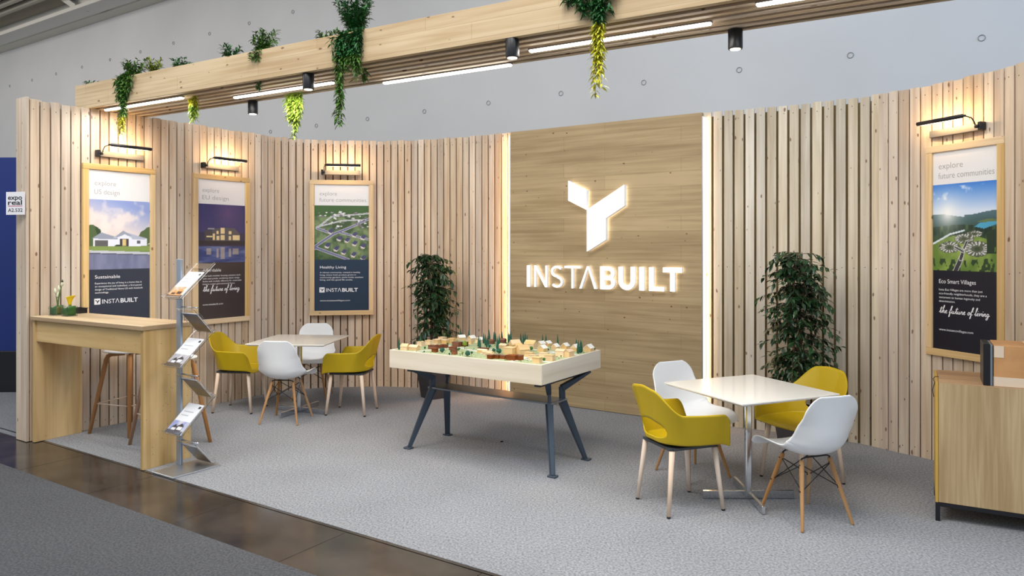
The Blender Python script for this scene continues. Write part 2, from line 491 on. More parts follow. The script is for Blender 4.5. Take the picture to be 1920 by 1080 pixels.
# end post closing the left wall, two boards wide
mb = MB()
E = LP[0]
MU = Matrix((U, V, Vector((0, 0, 1)))).transposed()
for k, (a0, a1) in enumerate(((-.19, -.098), (-.094, -.002))):
    mb.box(E + U * (a0 + a1) / 2 - V * .012 + Vector((0, 0, 1.51)), (a1 - a0, .024, 3.02), MU, grain=2, bev=.0015)
mb.box(E + U * -.18 + V * 1.1 + Vector((0, 0, 1.49)), (.02, 2.2, 2.98), MU, grain=2)
mb.box(E + U * -.095 + V * .06 + Vector((0, 0, 3.0)), (.15, .10, .02), MU, grain=1)
struct(mb.build('wall_left_end', M_SLAT), 'two pale boards closing the free end of the slatted left wall', 'wall')

# ------------------------------------------------------------------ floors
def poly_slab(name, pts, z0, z1, mat):
    mb = MB(); k = len(pts)
    mb.v = [Vector((x, y, z1)) for x, y in pts] + [Vector((x, y, z0)) for x, y in pts]
    mb.face(range(k), [(x, y) for x, y in pts]); mb.face([k + i for i in range(k)][::-1])
    for i in range(k):
        j = (i + 1) % k
        mb.face([j, i, k + i, k + j])
    return mb.build(name, mat)
def UN(a, n): p = U * a + V * n; return (p.x, p.y)     # floor coordinates along / across the stand edge
def carpet(name, c0, c1, sc=420, big=1.5, bigamt=.06):
    m, nt, b = new_mat(name); lk = nt.links.new
    b.inputs['Roughness'].default_value = .95; b.inputs['Specular IOR Level'].default_value = .1
    tc = N(nt, 'ShaderNodeTexCoord')
    n = N(nt, 'ShaderNodeTexNoise'); n.inputs['Scale'].default_value = sc; n.inputs['Detail'].default_value = 2; lk(tc.outputs['Object'], n.inputs['Vector'])
    n2 = N(nt, 'ShaderNodeTexNoise'); n2.inputs['Scale'].default_value = 75; n2.inputs['Detail'].default_value = 3; lk(tc.outputs['Object'], n2.inputs['Vector'])
    ad = N(nt, 'ShaderNodeMixRGB'); ad.inputs['Fac'].default_value = .6; lk(n.outputs['Fac'], ad.inputs[1]); lk(n2.outputs['Fac'], ad.inputs[2])
    r = N(nt, 'ShaderNodeValToRGB'); r.color_ramp.elements[0].position = .37; r.color_ramp.elements[1].position = .63
    r.color_ramp.elements[0].color = c0; r.color_ramp.elements[1].color = c1
    lk(ad.outputs['Color'], r.inputs['Fac'])
    n3 = N(nt, 'ShaderNodeTexNoise'); n3.inputs['Scale'].default_value = big; n3.inputs['Detail'].default_value = 4; lk(tc.outputs['Object'], n3.inputs['Vector'])
    mr = N(nt, 'ShaderNodeMapRange'); mr.inputs['From Min'].default_value = .3; mr.inputs['From Max'].default_value = .7
    mr.inputs['To Min'].default_value = 1 - bigamt; mr.inputs['To Max'].default_value = 1 + bigamt; lk(n3.outputs['Fac'], mr.inputs['Value'])
    hv = N(nt, 'ShaderNodeHueSaturation'); lk(mr.outputs[0], hv.inputs['Value']); lk(r.outputs['Color'], hv.inputs['Color'])
    lk(hv.outputs['Color'], b.inputs['Base Color'])
    bp = N(nt, 'ShaderNodeBump'); bp.inputs['Strength'].default_value = .3; bp.inputs['Distance'].default_value = .002
    lk(n.outputs['Fac'], bp.inputs['Height']); lk(bp.outputs['Normal'], b.inputs['Normal'])
    return m
M_CARPET = carpet('stand_carpet', rgb(108, 109, 113), rgb(164, 166, 170))
M_AISLE = carpet('aisle_carpet', rgb(66, 67, 70), rgb(98, 99, 102))
m, nt, b = new_mat('dark_stone_tile'); lk = nt.links.new
tc = N(nt, 'ShaderNodeTexCoord')
n = N(nt, 'ShaderNodeTexNoise'); n.inputs['Scale'].default_value = 2.2; n.inputs['Detail'].default_value = 6; lk(tc.outputs['Object'], n.inputs['Vector'])
r = N(nt, 'ShaderNodeValToRGB'); r.color_ramp.elements[0].position = .35; r.color_ramp.elements[1].position = .7
r.color_ramp.elements[0].color = rgb(46, 42, 39); r.color_ramp.elements[1].color = rgb(78, 69, 62)
lk(n.outputs['Fac'], r.inputs['Fac']); lk(r.outputs['Color'], b.inputs['Base Color'])
n2 = N(nt, 'ShaderNodeTexNoise'); n2.inputs['Scale'].default_value = 7; n2.inputs['Detail'].default_value = 8; lk(tc.outputs['Object'], n2.inputs['Vector'])
mr = N(nt, 'ShaderNodeMapRange'); mr.inputs['To Min'].default_value = .04; mr.inputs['To Max'].default_value = .26; lk(n2.outputs['Fac'], mr.inputs['Value'])
lk(mr.outputs[0], b.inputs['Roughness']); b.inputs['Specular IOR Level'].default_value = .6
M_TILE = m

struct(poly_slab('floor', [UN(-7.1, 3.16), UN(6.5, 3.16), UN(6.5, 8.0), UN(-7.1, 8.0)], -.03, 0, M_CARPET), 'light grey fleece carpet of the exhibition stand', 'floor')
struct(poly_slab('floor_neighbour', [UN(-30, 3.08), UN(-7.115, 3.08), UN(-7.115, 8.0), UN(-30, 8.0)], -.03, -.002, carpet('neighbour_carpet', rgb(104, 106, 112), rgb(140, 143, 150))), 'grey carpet of the next stand beyond the wall end', 'floor')
struct(poly_slab('floor_aisle', [UN(-30, -9), UN(12, -9), UN(12, 2.63), UN(-30, 2.63)], -.03, -.001, M_AISLE), 'dark grey aisle carpet in the left foreground', 'floor')
mb = MB()
x = -30.25
while x < 12:                                       # one slab of stone after another, thin open joints
    for (n0, n1) in ((2.635, 3.135),):
        mb.box(U * (x + .5) + V * (n0 + n1) / 2 + Vector((0, 0, -.02)), (.996, n1 - n0, .03), MU, bev=.001)
    x += 1.0
mb.box(U * -9 + V * 3.147 + Vector((0, 0, -.012)), (42, .02, .02), MU)
struct(mb.build('floor_tiles', M_TILE), 'glossy dark stone tile strip between the two carpets', 'floor')

# ------------------------------------------------------------------ hall wall and roof edge behind
mb = MB()
mb.box(U * -9 + V * 8.15 + Vector((0, 0, 3.2)), (42, .3, 6.46), MU, tint=.5)
struct(mb.build('wall_hall', M_WALLH), 'tall pale concrete hall wall rising behind the slatted stand', 'wall')
mb = MB()
for row, (z, a0, cnt) in enumerate(((3.62, -.11, 26), (5.51, -.66, 26))):
    for k in range(cnt):
        c = U * (a0 - 1.105 * k) + V * 7.995 + Vector((0, 0, z))
        mb.tube([c + U * (.028 * math.cos(a * PI / 6)) + Vector((0, 0, .028 * math.sin(a * PI / 6))) for a in range(12)], .004, seg=5, closed=True)
struct(mb.build('trim_1', M_RING), 'rows of round formwork marks in the concrete hall wall', 'wall')
M_CEILG = plain('ceiling_grey', rgb(212, 210, 204), .7)
M_CEILD = plain('ceiling_deck', rgb(176, 170, 156), .7)
mb = MB()
mb.box(U * -12 + V * 7.87 + Vector((0, 0, 6.40)), (36, .25, .1), MU)
struct(mb.build('trim_2', plain('ledge_beige', rgb(206, 202, 190), .8)), 'beige ledge along the top of the concrete hall wall', 'trim')
mb = MB()
mb.box(U * -12 + V * 7.46 + Vector((0, 0, 6.36)), (36, .44, .03), MU)
mb.box(U * -12 + V * 7.25 + Vector((0, 0, 6.33)), (36, .03, .06), MU)
mb.box(U * -12 + V * 7.62 + Vector((0, 0, 6.62)), (36, .04, .5), MU)
struct(mb.build('ceiling_beam', M_CEILG), 'grey steel girder running along the hall wall below the roof', 'beam')
mb = MB()
mb.box(U * -12 + V * 5.3 + Vector((0, 0, 6.72)), (36, 4.9, .05), MU)
for k in range(17):
    mb.box(U * -12 + V * (7.02 - k * .24) + Vector((0, 0, 6.62)), (36, .13, .10), MU, bev=.025)
struct(mb.build('ceiling', M_CEILD), 'ribbed steel roof deck of the hall at top left', 'ceiling')
mb = MB()
mb.bar((-8.50, 14.55, 6.42), (-9.9, 15.3, 7.3), .30, .10)
mb.bar((-8.28, 14.47, 6.42), (-9.6, 15.2, 7.3), .04, .24)
tag(mb.build('roof_strut', M_CEILG), 'grey diagonal steel strut meeting the roof girder at top left', 'strut')
mb = MB()
mb.tube([(-8.18, 14.55, 6.40), (-8.14, 14.55, 6.60), (-8.16, 14.55, 6.95)], .025, seg=8)
mb.box((-8.1, 14.45, 6.42), (.25, .16, .14), bev=.03)
tag(mb.build('cable_clamp', plain('clamp_grey', rgb(150, 150, 146), .6)), 'small grey clamp with a pipe hanging beside the roof strut', 'clamp')

# neighbouring stand: blue partition
t = thing('blue_partition', 'dark blue partition wall of the next stand, at the far left edge', 'partition', (-6.6, 8.7, 0))
mb = MB(); mb.box((0, 0, 1.62), (2.9, .08, 2.28), bev=.004); mb.build('panel', plain('blue_paint', rgb(8, 38, 110), .5, noise=.1, nscale=1), t)
mb = MB(); mb.box((0, 0, .24), (2.9, .10, .48), bev=.004); mb.build('plinth', M_BLACKP, t)

# ------------------------------------------------------------------ logo panel
PL = Vector((-.018, 8.27, 0)); PW = ((Vector((1.82, 7.06, 0)) - PL).length)
t = thing('sign_panel', 'tall smooth spruce board panel carrying the lit white sign', 'panel', PL, ANG_U)
mb = MB()
mb.box((PW / 2, .06, 1.50), (PW, .12, 2.99), grain=0, bev=.001)
mb.build('board', M_PANEL, t)
mb = MB(); mb.box((PW / 2, .07, .012), (PW - .01, .10, .024)); mb.build('shadow_plinth', M_BLACKP, t)
def led_strip(x, lab, sgn, nm):
    t = thing('led_strip', lab, 'light strip', PL + U * x, ANG_U, None)
    mb = MB(); mb.box((sgn * .006, .03, 1.49), (.012, .05, 2.94)); mb.build('profile', M_ALU, t)
    mb = MB(); mb.box((sgn * .017, .03, 1.49), (.010, .045, 2.92), bev=.003); mb.build('diffuser', M_LEDW, t)
    l = bpy.data.lights.new('strip_glow', 'AREA'); l.shape = 'RECTANGLE'; l.size = .04; l.size_y = 2.9; l.energy = 11; l.color = (1, .50, .20)
    o = bpy.data.objects.new('strip_glow', l); COL.objects.link(o); o.parent = t
    o.location = (sgn * .035, .05, 1.5)
    o.rotation_euler = Matrix((Vector((0, sgn, 0)) if sgn > 0 else Vector((0, -1, 0)), Vector((0, 0, 1)), Vector((-sgn, 0, 0)))).transposed().to_euler()
    if sgn < 0: o.rotation_euler = (Vector((-1, 0, 0))).to_track_quat('-Z', 'Y').to_euler()
    else: o.rotation_euler = (Vector((1, 0, 0))).to_track_quat('-Z', 'Y').to_euler()
led_strip(0, 'warm vertical light strip on the hidden left side of the sign panel', -1, 'l')
led_strip(PW, 'bright warm vertical light strip on the right edge of the sign panel', 1, 'r')

def on_panel(px, py, off=.065):                     # photograph pixel -> (x, z) on the sign face
    P0 = PL - V * off
    dx = (px - 960) / F_PX
    # (dx*Y, Y) . V = P0 . V
    Y = P0.dot(V) / (dx * V.x + V.y)
    p = Vector((dx * Y, Y, 0))
    return ((p - PL).dot(U), CAM_H - (py - HOR) / F_PX * Y)
C = lambda x, y: on_panel(970 + x / 4.321, 320 + y / 4.321)
t = thing('emblem_sign', 'glowing white Y-shaped emblem mounted on the spruce panel', 'sign', PL, ANG_U)
p = [C(415, 82), C(565, 160), C(562, 320), C(417, 242)]
xm = C(565, 300)[0]
def col(ps): return [(x, z) for x, z in ps][::-1]
zt = lambda X, Y: C(X, Y)
lx = C(415, 82)[0]; mx_ = C(566, 300)[0]; rx = C(868, 200)[0]; sx_ = C(718, 400)[0]
mb = MB(); mb.prism([(lx, C(415, 242)[1]), (mx_ - .004, C(562, 320)[1] + .004), (mx_ - .004, C(570, 158)[1]), (lx, C(415, 82)[1])], -.075, -.022, side=1, back=2)
mb.build('wing', [M_SIGN, M_SIGNS, M_SIGNB], t)
mb = MB(); mb.prism([(mx_, C(568, 655)[1]), (sx_, C(718, 560)[1]), (sx_, C(718, 385)[1]), (rx, C(868, 285)[1]), (rx, C(868, 115)[1]), (mx_, C(565, 318)[1])], -.075, -.022, side=1, back=2)
mb.build('stem', [M_SIGN, M_SIGNS, M_SIGNB], t)

t = thing('lettering_sign', 'glowing white letters reading INSTABUILT below the emblem', 'sign', PL, ANG_U)
ZB = C(568, 957)[1]; ZT = C(568, 775)[1]; LH = ZT - ZB
def ribbon(mb, pts, w, closed=False):
    """flat stroke of width w along pts (x,z), extruded"""
    n = len(pts); L = []; Rr = []
    for i in range(n):
        a = Vector(pts[max(i - 1, 0)]); b = Vector(pts[min(i + 1, n - 1)])
        d = (b - a).normalized(); nn = Vector((-d.y, d.x)); p = Vector(pts[i])
        L.append(p + nn * w / 2); Rr.append(p - nn * w / 2)
    for i in range(n - 1):
        q = [Rr[i], Rr[i + 1], L[i + 1], L[i]]
        mb.prism([(c.x, c.y) for c in q], -.052, -.020, side=1, back=2)
def arc(cx, cz, rx, rz, a0, a1, n=14): return [(cx + rx * math.cos(math.radians(a0 + (a1 - a0) * i / n)), cz + rz * math.sin(math.radians(a0 + (a1 - a0) * i / n))) for i in range(n + 1)]
def letter(ch, X0, X1, w):
    x0 = C(X0, 860)[0]; x1 = C(X1, 860)[0]; W = x1 - x0; mb = MB(); z0, z1 = ZB, ZT; h = w / 2; zm = (z0 + z1) / 2
    rect = lambda a, b, c, d: mb.prism([(a, c), (b, c), (b, d), (a, d)], -.052, -.020, side=1, back=2)
    if ch == 'I': rect(x0, x1, z0, z1)
    elif ch == 'N':
        rect(x0, x0 + w, z0, z1); rect(x1 - w, x1, z0, z1)
        mb.prism([(x1 - w * 1.15, z0), (x1, z0), (x0 + w * 1.15, z1), (x0, z1)], -.0515, -.020, side=1, back=2)
    elif ch == 'S':
        r = (z1 - z0) / 4 + w / 8
        top = arc((x0 + x1) / 2, z1 - r, W / 2 - h, r - h, 35, 270, 16)
        bot = arc((x0 + x1) / 2, z0 + r, W / 2 - h, r - h, 90, -145, 16)
        ribbon(mb, top + bot[1:], w)
    elif ch == 'T':
        rect(x0, x1, z1 - w, z1); c = (x0 + x1) / 2; rect(c - h, c + h, z0, z1 - w)
    elif ch == 'A':
        c = (x0 + x1) / 2
        mb.prism([(x0, z0), (x0 + w * 1.1, z0), (c + w * .3, z1), (c - w * .45, z1)], -.052, -.020, side=1, back=2)
        mb.prism([(x1 - w * 1.1, z0), (x1, z0), (c + w * .45, z1), (c - w * .3, z1)], -.0515, -.020, side=1, back=2)
    elif ch == 'L':
        rect(x0, x0 + w, z0, z1); rect(x0 + w, x1, z0, z0 + w * .85)
    elif ch == 'U':
        r = W / 2 - h
        ribbon(mb, [(x0 + h, z1)] + arc((x0 + x1) / 2, z0 + r + h, r, r, 180, 360, 18) + [(x1 - h, z1)], w)
    elif ch == 'B':
        rect(x0, x0 + w, z0, z1)
        q = w * .82
        rt = (z1 - zm + q / 2) / 2 - q / 2
        ribbon(mb, [(x0 + w, z1 - q / 2)] + arc(x1 - rt - h * 1.2, z1 - q / 2 - rt, rt, rt, 90, -90, 12) + [(x0 + w, z1 - q / 2 - 2 * rt)], q)
        rb = (zm + q / 2 - z0) / 2 - q / 2
        ribbon(mb, [(x0 + w, z0 + q / 2 + 2 * rb)] + arc(x1 - rb - h, z0 + q / 2 + rb, rb, rb, 90, -90, 12) + [(x0 + w, z0 + q / 2)], q)
    mb.build('letter', [M_SIGN, M_SIGNS, M_SIGNB], t)
tn = .023; bd = .048
for ch, a, b_, w in (('I', 72, 97, tn), ('N', 130, 236, tn), ('S', 266, 362, tn), ('T', 377, 505, tn), ('A', 497, 636, tn),
                     ('B', 665, 788, bd), ('U', 815, 948, bd), ('I', 983, 1022, bd), ('L', 1062, 1184, bd), ('T', 1175, 1330, bd)):
    letter(ch, a, b_, w)

# ------------------------------------------------------------------ overhead planter beam
UB = Vector((.863, -.505, 0)).normalized(); VB = Vector((-UB.y, UB.x, 0))
ANG_B = math.atan2(UB.y, UB.x)
S0, S1 = -7.10, 1.9
def on_beam(px, b=3.93):                             # distance along the beam of a pixel column
    dx = (px - 960) / F_PX
    Y = b / (dx * VB.x + VB.y)
    return Vector((dx * Y, Y, 0)).dot(UB)
bt = thing('planter_beam', 'long overhead timber planter box with a slatted underside', 'beam', (0, 0, 0), ANG_B)
sm = (S0 + S1) / 2; sl = S1 - S0
mb = MB()
mb.box((sm, 3.95, 3.115), (sl, .04, .23), grain=0, bev=.002)
mb.build('front_board', M_BEAM, bt)
mb = MB(); mb.box((sm, 4.50, 3.115), (sl, .03, .23), grain=0, bev=.002); mb.build('back_board', M_BEAM, bt)
mb = MB(); mb.box((S0 + .015, 4.227, 3.115), (.03, .51, .228), grain=1, bev=.001); mb.build('end_board', M_BEAM, bt)
mb = MB(); mb.box((sm, 4.227, 3.075), (sl - .05, .50, .012), grain=0); mb.build('trough_floor', M_UNDER, bt)
for k in range(5):
    mb = MB(); mb.box((sm, 4.045 + k * .0925, 3.028), (sl - .06, .045, .056), grain=0, bev=.001); mb.build('slat', M_UNDER, bt)
names = ['leftmost of the ceiling light bars, at the left end of the beam', 'second light bar from the left, between two black downlights', 'middle light bar, along the rear edge of the beam', 'long light bar behind the long hanging plant', 'light bar running out of the top edge of the photo']
for (a, b_, lane, nm) in ((-6.757, -5.62, 4.02, 0), (-5.244, -4.09, 4.245, 1), (-3.774, -2.612, 4.46, 2), (-2.336, -1.14, 4.215, 3), (-.856, .3, 4.02, 4)):
    t = thing('light_bar', 'white glowing ' + names[nm], 'light bar', UB * (a + b_) / 2 + VB * lane + Vector((0, 0, 3.0)), ANG_B, 'light bars under the planter beam')
    L = b_ - a
    mb = MB(); mb.box((0, 0, -.0065), (L, .036, .012), bev=.002); mb.build('housing', M_SILVER, t)
    mb = MB(); mb.box((0, 0, -.016), (L - .01, .034, .018), bev=.005); mb.build('diffuser', M_LED, t)
    l = bpy.data.lights.new('bar_glow', 'AREA'); l.shape = 'RECTANGLE'; l.size = L; l.size_y = .03; l.energy = 9; l.color = (1, .95, .88)
    o = bpy.data.objects.new('bar_glow', l); COL.objects.link(o); o.parent = t; o.location = (0, 0, -.03)
for (s, b_, lab, tx) in ((-5.277, 4.47, 'leftmost small black cylindrical downlight at the rear edge of the beam', 0), (-4.098, 3.985, 'black cylindrical downlight at the front edge beside the bright hanging plant', 1),
                     (-2.318, 3.965, 'black cylindrical downlight between the two long light bars', 2), (-1.067, 4.46, 'rightmost black cylindrical downlight hanging under the beam', 3)):
    t = thing('downlight', lab, 'downlight', UB * s + VB * b_ + Vector((0, 0, 3.0)), 0, 'black downlights under the planter beam')
    mb = MB()
    mb.tube([(0, 0, 0), (0, 0, -.004), (0, 0, -.112), (0, 0, -.118)], [.040, .0425, .0425, .0405], seg=28)
    mb.build('housing', M_BLACK, t)
    mb = MB(); mb.tube([(0, 0, -.1175), (0, 0, -.1205)], [.031, .030], seg=24); mb.build('lens', M_SPOT, t)
    l = bpy.data.lights.new('spot_glow', 'SPOT'); l.energy = 28; l.spot_size = math.radians(70); l.spot_blend = .7; l.color = (1, .9, .75); l.shadow_soft_size = .03
    o = bpy.data.objects.new('spot_glow', l); COL.objects.link(o); o.parent = t; o.location = (0, 0, -.125)
# ------------------------------------------------------------------ poster pictures (painted as vertex colours on a fine flat sheet)
NX, NZ = 116, 128
def fbm(x, y, seed, oct=4):
    g = np.random.RandomState(seed); out = 0; amp = .5
    for o in range(oct):
        n = 2 ** (o + 2)
        T = g.rand(n * 2 + 2, n * 2 + 2)
        X = (x * n) % (n * 2); Y = (y * n) % (n * 2)
        i = X.astype(int); j = Y.astype(int); fx = X - i; fy = Y - j
        fx = fx * fx * (3 - 2 * fx); fy = fy * fy * (3 - 2 * fy)
        out = out + amp * ((T[j, i] * (1 - fx) + T[j, i + 1] * fx) * (1 - fy) + (T[j + 1, i] * (1 - fx) + T[j + 1, i + 1] * fx) * fy)
        amp *= .5
    return out / .94
def sgrid(): return np.meshgrid(np.linspace(0, 1, NX + 1), np.linspace(0, 1, NZ + 1))   # x, y (0 = bottom)
def c3(*a): return np.array(a, float)[None, None, :]
def mixc(a, b, m): return a * (1 - m[..., None]) + b * m[..., None]
def inpoly(x, y, P):
    r = np.zeros_like(x, bool); n = len(P)
    for i in range(n):
        x0, y0 = P[i]; x1, y1 = P[(i + 1) % n]
        if y0 == y1: continue
        c = ((y0 > y) != (y1 > y)) & (x < (x1 - x0) * (y - y0) / (y1 - y0) + x0)
        r ^= c
    return r
def seg(x, y, a, b, w):
    ax, ay = a; bx, by = b; dx, dy = bx - ax, by - ay
    t = np.clip(((x - ax) * dx + (y - ay) * dy) / (dx * dx + dy * dy + 1e-9), 0, 1)
    return np.hypot(x - ax - t * dx, y - ay - t * dy) < w
def pic_us():
    x, y = sgrid(); n = fbm(x, y, 3)
    sky = mixc(c3(226, 212, 206), c3(140, 156, 206), np.clip((y - .55) * 2.4 + (x - .5) * .6, 0, 1))
    im = mixc(sky, c3(236, 222, 214), np.clip((n - .5) * 5, 0, .8))
    im[(y < .36)] = (112, 132, 78)
    for (cx, cy, r) in ((.06, .50, .13), (.0, .44, .12), (.92, .47, .11), (1.0, .50, .12)):
        m = (np.hypot((x - cx), (y - cy) * 1.05) < r * (.8 + .5 * n)) & (y > .33)
        im[m] = (84, 104, 66); m2 = m & (fbm(x, y, 8) > .52); im[m2] = (58, 76, 50)
    W = (226, 228, 236); G = (150, 156, 172)
    P = lambda c, *q: im.__setitem__(inpoly(x, y, q), c)
    P(W, (.07, .32), (.46, .32), (.46, .45), (.07, .45)); P(W, (.46, .32), (.95, .34), (.95, .45), (.46, .46))
    P(G, (.05, .44), (.2, .53), (.5, .45), (.46, .43)); P((176, 182, 198), (.38, .45), (.55, .55), (.95, .45), (.9, .43)); P(G, (.42, .47), (.55, .56), (.70, .49))
    P(W, (.46, .33), (.69, .33), (.69, .46), (.58, .51), (.46, .46)); P((96, 94, 96), (.10, .33), (.31, .33), (.31, .42), (.10, .42))
    P((70, 66, 70), (.50, .33), (.64, .33), (.64, .44), (.50, .44)); P((214, 190, 130), (.54, .34), (.60, .34), (.60, .43), (.54, .43))
    P((90, 96, 104), (.78, .37), (.84, .37), (.84, .42), (.78, .42)); P((48, 62, 50), (.40, .32), (.52, .32), (.50, .36), (.42, .35))
    im[(y < .33) & (y > .26)] = (132, 152, 84); im[(y < .275 - x * .03) & (y > .24 - x * .03)] = (196, 198, 204)
    m = y < .235 - x * .03
    im[m] = (c3(118, 122, 150) + (fbm(x * 3, y, 4)[..., None] - .5) * 30)[m]
    im[(y < .24 - x * .03) & (y > .225 - x * .03)] = (84, 88, 108)
    return im
def pic_eu():
    x, y = sgrid(); n = fbm(x, y, 5)
    im = mixc(c3(62, 64, 112), c3(36, 44, 104), np.clip(y * 1.2 - .1, 0, 1))
    im = mixc(im, c3(112, 76, 128), np.clip(1 - np.hypot((x - .62) * 1.6, (y - .86) * 1.6) * 1.8, 0, 1) * .55)
    im[(y < .36)] = (40, 50, 92)
    m = y < .30
    im[m] = (mixc(c3(44, 62, 116), c3(98, 112, 160), np.clip((fbm(x * .6, y * 3, 6) - .4) * 3, 0, 1)))[m]
    im[(y < .50 + .04 * n) & (y > .28)] = (44, 46, 76)
    im[(y < .37) & (y > .29 + .03 * n)] = (34, 36, 48)
    P = lambda c, *q: im.__setitem__(inpoly(x, y, q), c)
    P((66, 66, 72), (.14, .37), (.30, .37), (.30, .55), (.14, .55)); P((84, 84, 90), (.30, .37), (.88, .37), (.88, .50), (.76, .60), (.64, .60), (.30, .58))
    P((150, 150, 158), (.20, .57), (.34, .57), (.34, .59), (.20, .59))
    for q in ((.18, .43, .30, .46), (.38, .39, .44, .46), (.38, .49, .43, .54), (.47, .39, .56, .47), (.47, .50, .56, .60), (.64, .39, .69, .46), (.64, .49, .70, .54), (.73, .39, .88, .47), (.31, .39, .345, .50)):
        P((232, 208, 158), (q[0], q[1]), (q[2], q[1]), (q[2], q[3]), (q[0], q[3]))
    for q in ((.18, .14, .27, .25), (.38, .08, .43, .24), (.47, .06, .56, .26), (.64, .10, .69, .24), (.73, .14, .86, .24)):
        m = inpoly(x, y, ((q[0], q[1]), (q[2], q[1]), (q[2], q[3]), (q[0], q[3])))
        im[m] = (.35 * im + .65 * c3(196, 176, 150))[m]
    return im
def pic_town():
    x, y = sgrid(); n = fbm(x * 2, y * 2, 9)
    im = mixc(c3(66, 86, 54), c3(124, 142, 98), np.clip((n - .35) * 3, 0, 1))
    im[(y > .80 - .1 * (n - .5))] = (66, 96, 50)
    im = mixc(im, c3(46, 70, 40), ((y < .32) & (x < .3)) * .5)
    rd = [((-.05, .20), (.34, .47), .018), ((.34, .47), (.62, .58), .016), ((.62, .58), (1.05, .78), .014), ((.04, .58), (.34, .47), .014), ((.04, .58), (.32, .80), .008), ((.32, .80), (.55, .86), .008), ((.34, .80), (1.05, .86), .006),
          ((.48, .50), (1.05, .36), .013), ((.02, .22), (.62, .0), .018), ((-.02, .20), (.04, .22), .02), ((.04, .60), (.5, .72), .006), ((.5, .72), (.95, .74), .006)]
    for a, b, w in rd: im[seg(x, y, a, b, w + .007)] = (202, 204, 208)
    for a, b, w in rd: im[seg(x, y, a, b, w)] = (112, 110, 146) if w > .01 else (176, 178, 182)
    g = random.Random(5)
    for i in range(46):
        cx, cy = g.uniform(.05, .98), g.uniform(.56, .88); s = g.uniform(.018, .035)
        im[inpoly(x, y, ((cx - s, cy - s * .4), (cx + s * .6, cy - s * .6), (cx + s, cy + s * .3), (cx - s * .5, cy + s * .6)))] = g.choice([(196, 196, 194), (150, 150, 156), (118, 112, 120), (222, 222, 222)])
    for (cx, cy) in ((.46, .40), (.60, .37), (.74, .31), (.90, .26), (.24, .27), (.40, .21), (.54, .15), (.72, .10), (.90, .04), (.30, .53), (.74, .47), (.90, .42)):
        s = .055
        im[inpoly(x, y, ((cx - s, cy - s * .9), (cx + s * .2, cy - s * 1.2), (cx + s * .6, cy - s * .5), (cx - s * .5, cy - s * .1)))] = (210, 198, 184)
        im[inpoly(x, y, ((cx - s, cy - s * .3), (cx + s * .2, cy - s * .8), (cx + s * 1.1, cy + s * .5), (cx - s * .1, cy + s * .8)))] = (76, 74, 112)
        im[seg(x, y, (cx - s, cy - s * .35), (cx + s * .2, cy - s * .9), .006)] = (214, 212, 210)
    return im
def pic_village():
    x, y = sgrid(); n = fbm(x, y, 12)
    im = mixc(c3(208, 220, 238), c3(60, 124, 208), np.clip((y - .68) * 3.2, 0, 1))
    sun = np.exp(-(np.hypot((x - .24), (y - .66)) / .16) ** 1.3)
    cl = np.clip((fbm(x * 1.3, y * 1.8, 14) - .58) * 8, 0, 1) * (y > .78) * (y < .97)
    im = mixc(im, c3(240, 244, 250), cl * .85)
    hill = y < .635 + .02 * np.sin(x * 7 + 1) + .02 * (x > .5)
    im[hill] = (mixc(c3(74, 104, 112), c3(44, 70, 62), np.clip((.64 - y) * 6, 0, 1)))[hill]
    im[inpoly(x, y, ((.66, .50), (.74, .54), (1.02, .57), (1.02, .53), (.80, .475)))] = (72, 156, 190)
    im[inpoly(x, y, ((.70, .555), (.86, .585), (1.02, .57), (1.02, .555), (.80, .545)))] = (96, 116, 72)
    fo = (y < .53 - .06 * np.abs(x - .4)) & (y > .30) & ~inpoly(x, y, ((.66, .50), (.74, .54), (1.02, .57), (1.02, .53), (.80, .475)))
    im[fo] = (mixc(c3(26, 46, 36), c3(72, 100, 62), np.clip((fbm(x * 5, y * 2, 15) - .35) * 2.6, 0, 1)))[fo]
    gr = (((x - .48) / .62) ** 2 + ((y - .12) / .29) ** 2 < 1)
    im[gr] = (mixc(c3(96, 124, 52), c3(142, 164, 78), np.clip((n - .35) * 3, 0, 1)))[gr]
    im[(y < .12 + .08 * np.abs(x - .5) * (n + .3)) & (fbm(x * 4, y * 2, 17) > .56)] = (44, 66, 40)
    im[seg(x, y, (0, .31), (.28, .42), .011) | seg(x, y, (.28, .42), (.5, .46), .010)] = (206, 218, 224)
    for (cx, cy, rx, ry) in ((.50, .365, .15, .055), (.27, .27, .17, .065), (.70, .25, .19, .085), (.66, .42, .12, .035)):
        d = ((x - cx) / rx) ** 2 + ((y - cy) / ry) ** 2
        m = d < 1
        a = np.arctan2((y - cy) / ry, (x - cx) / rx)
        im[m] = (86, 92, 74)
        im[m & (d > .22) & (np.sin(a * 17 + n * 6) > -.1) & (fbm(x * 6, y * 6, 19) > .42)] = (206, 206, 204)
        im[(d < 1.05) & (d > .9)] = (64, 66, 62); im[d < .05] = (60, 76, 50)
    for a, b, w in (((.34, -.05), (.45, .14), .030), ((.45, .14), (.50, .26), .022), ((.50, .26), (.54, .33), .012), ((.49, .22), (.36, .27), .010)):
        im[seg(x, y, a, b, w + .008)] = (206, 206, 200)
        im[seg(x, y, a, b, w)] = (58, 58, 62)
    im[(x > .84) & (y < .44 + .2 * (x - .84)) & (y > .20) & (fbm(x * 6, y * 2, 21) > .3)] = (34, 54, 36)
    im = mixc(im, c3(250, 250, 246), np.clip(sun * .95, 0, 1))
    return im

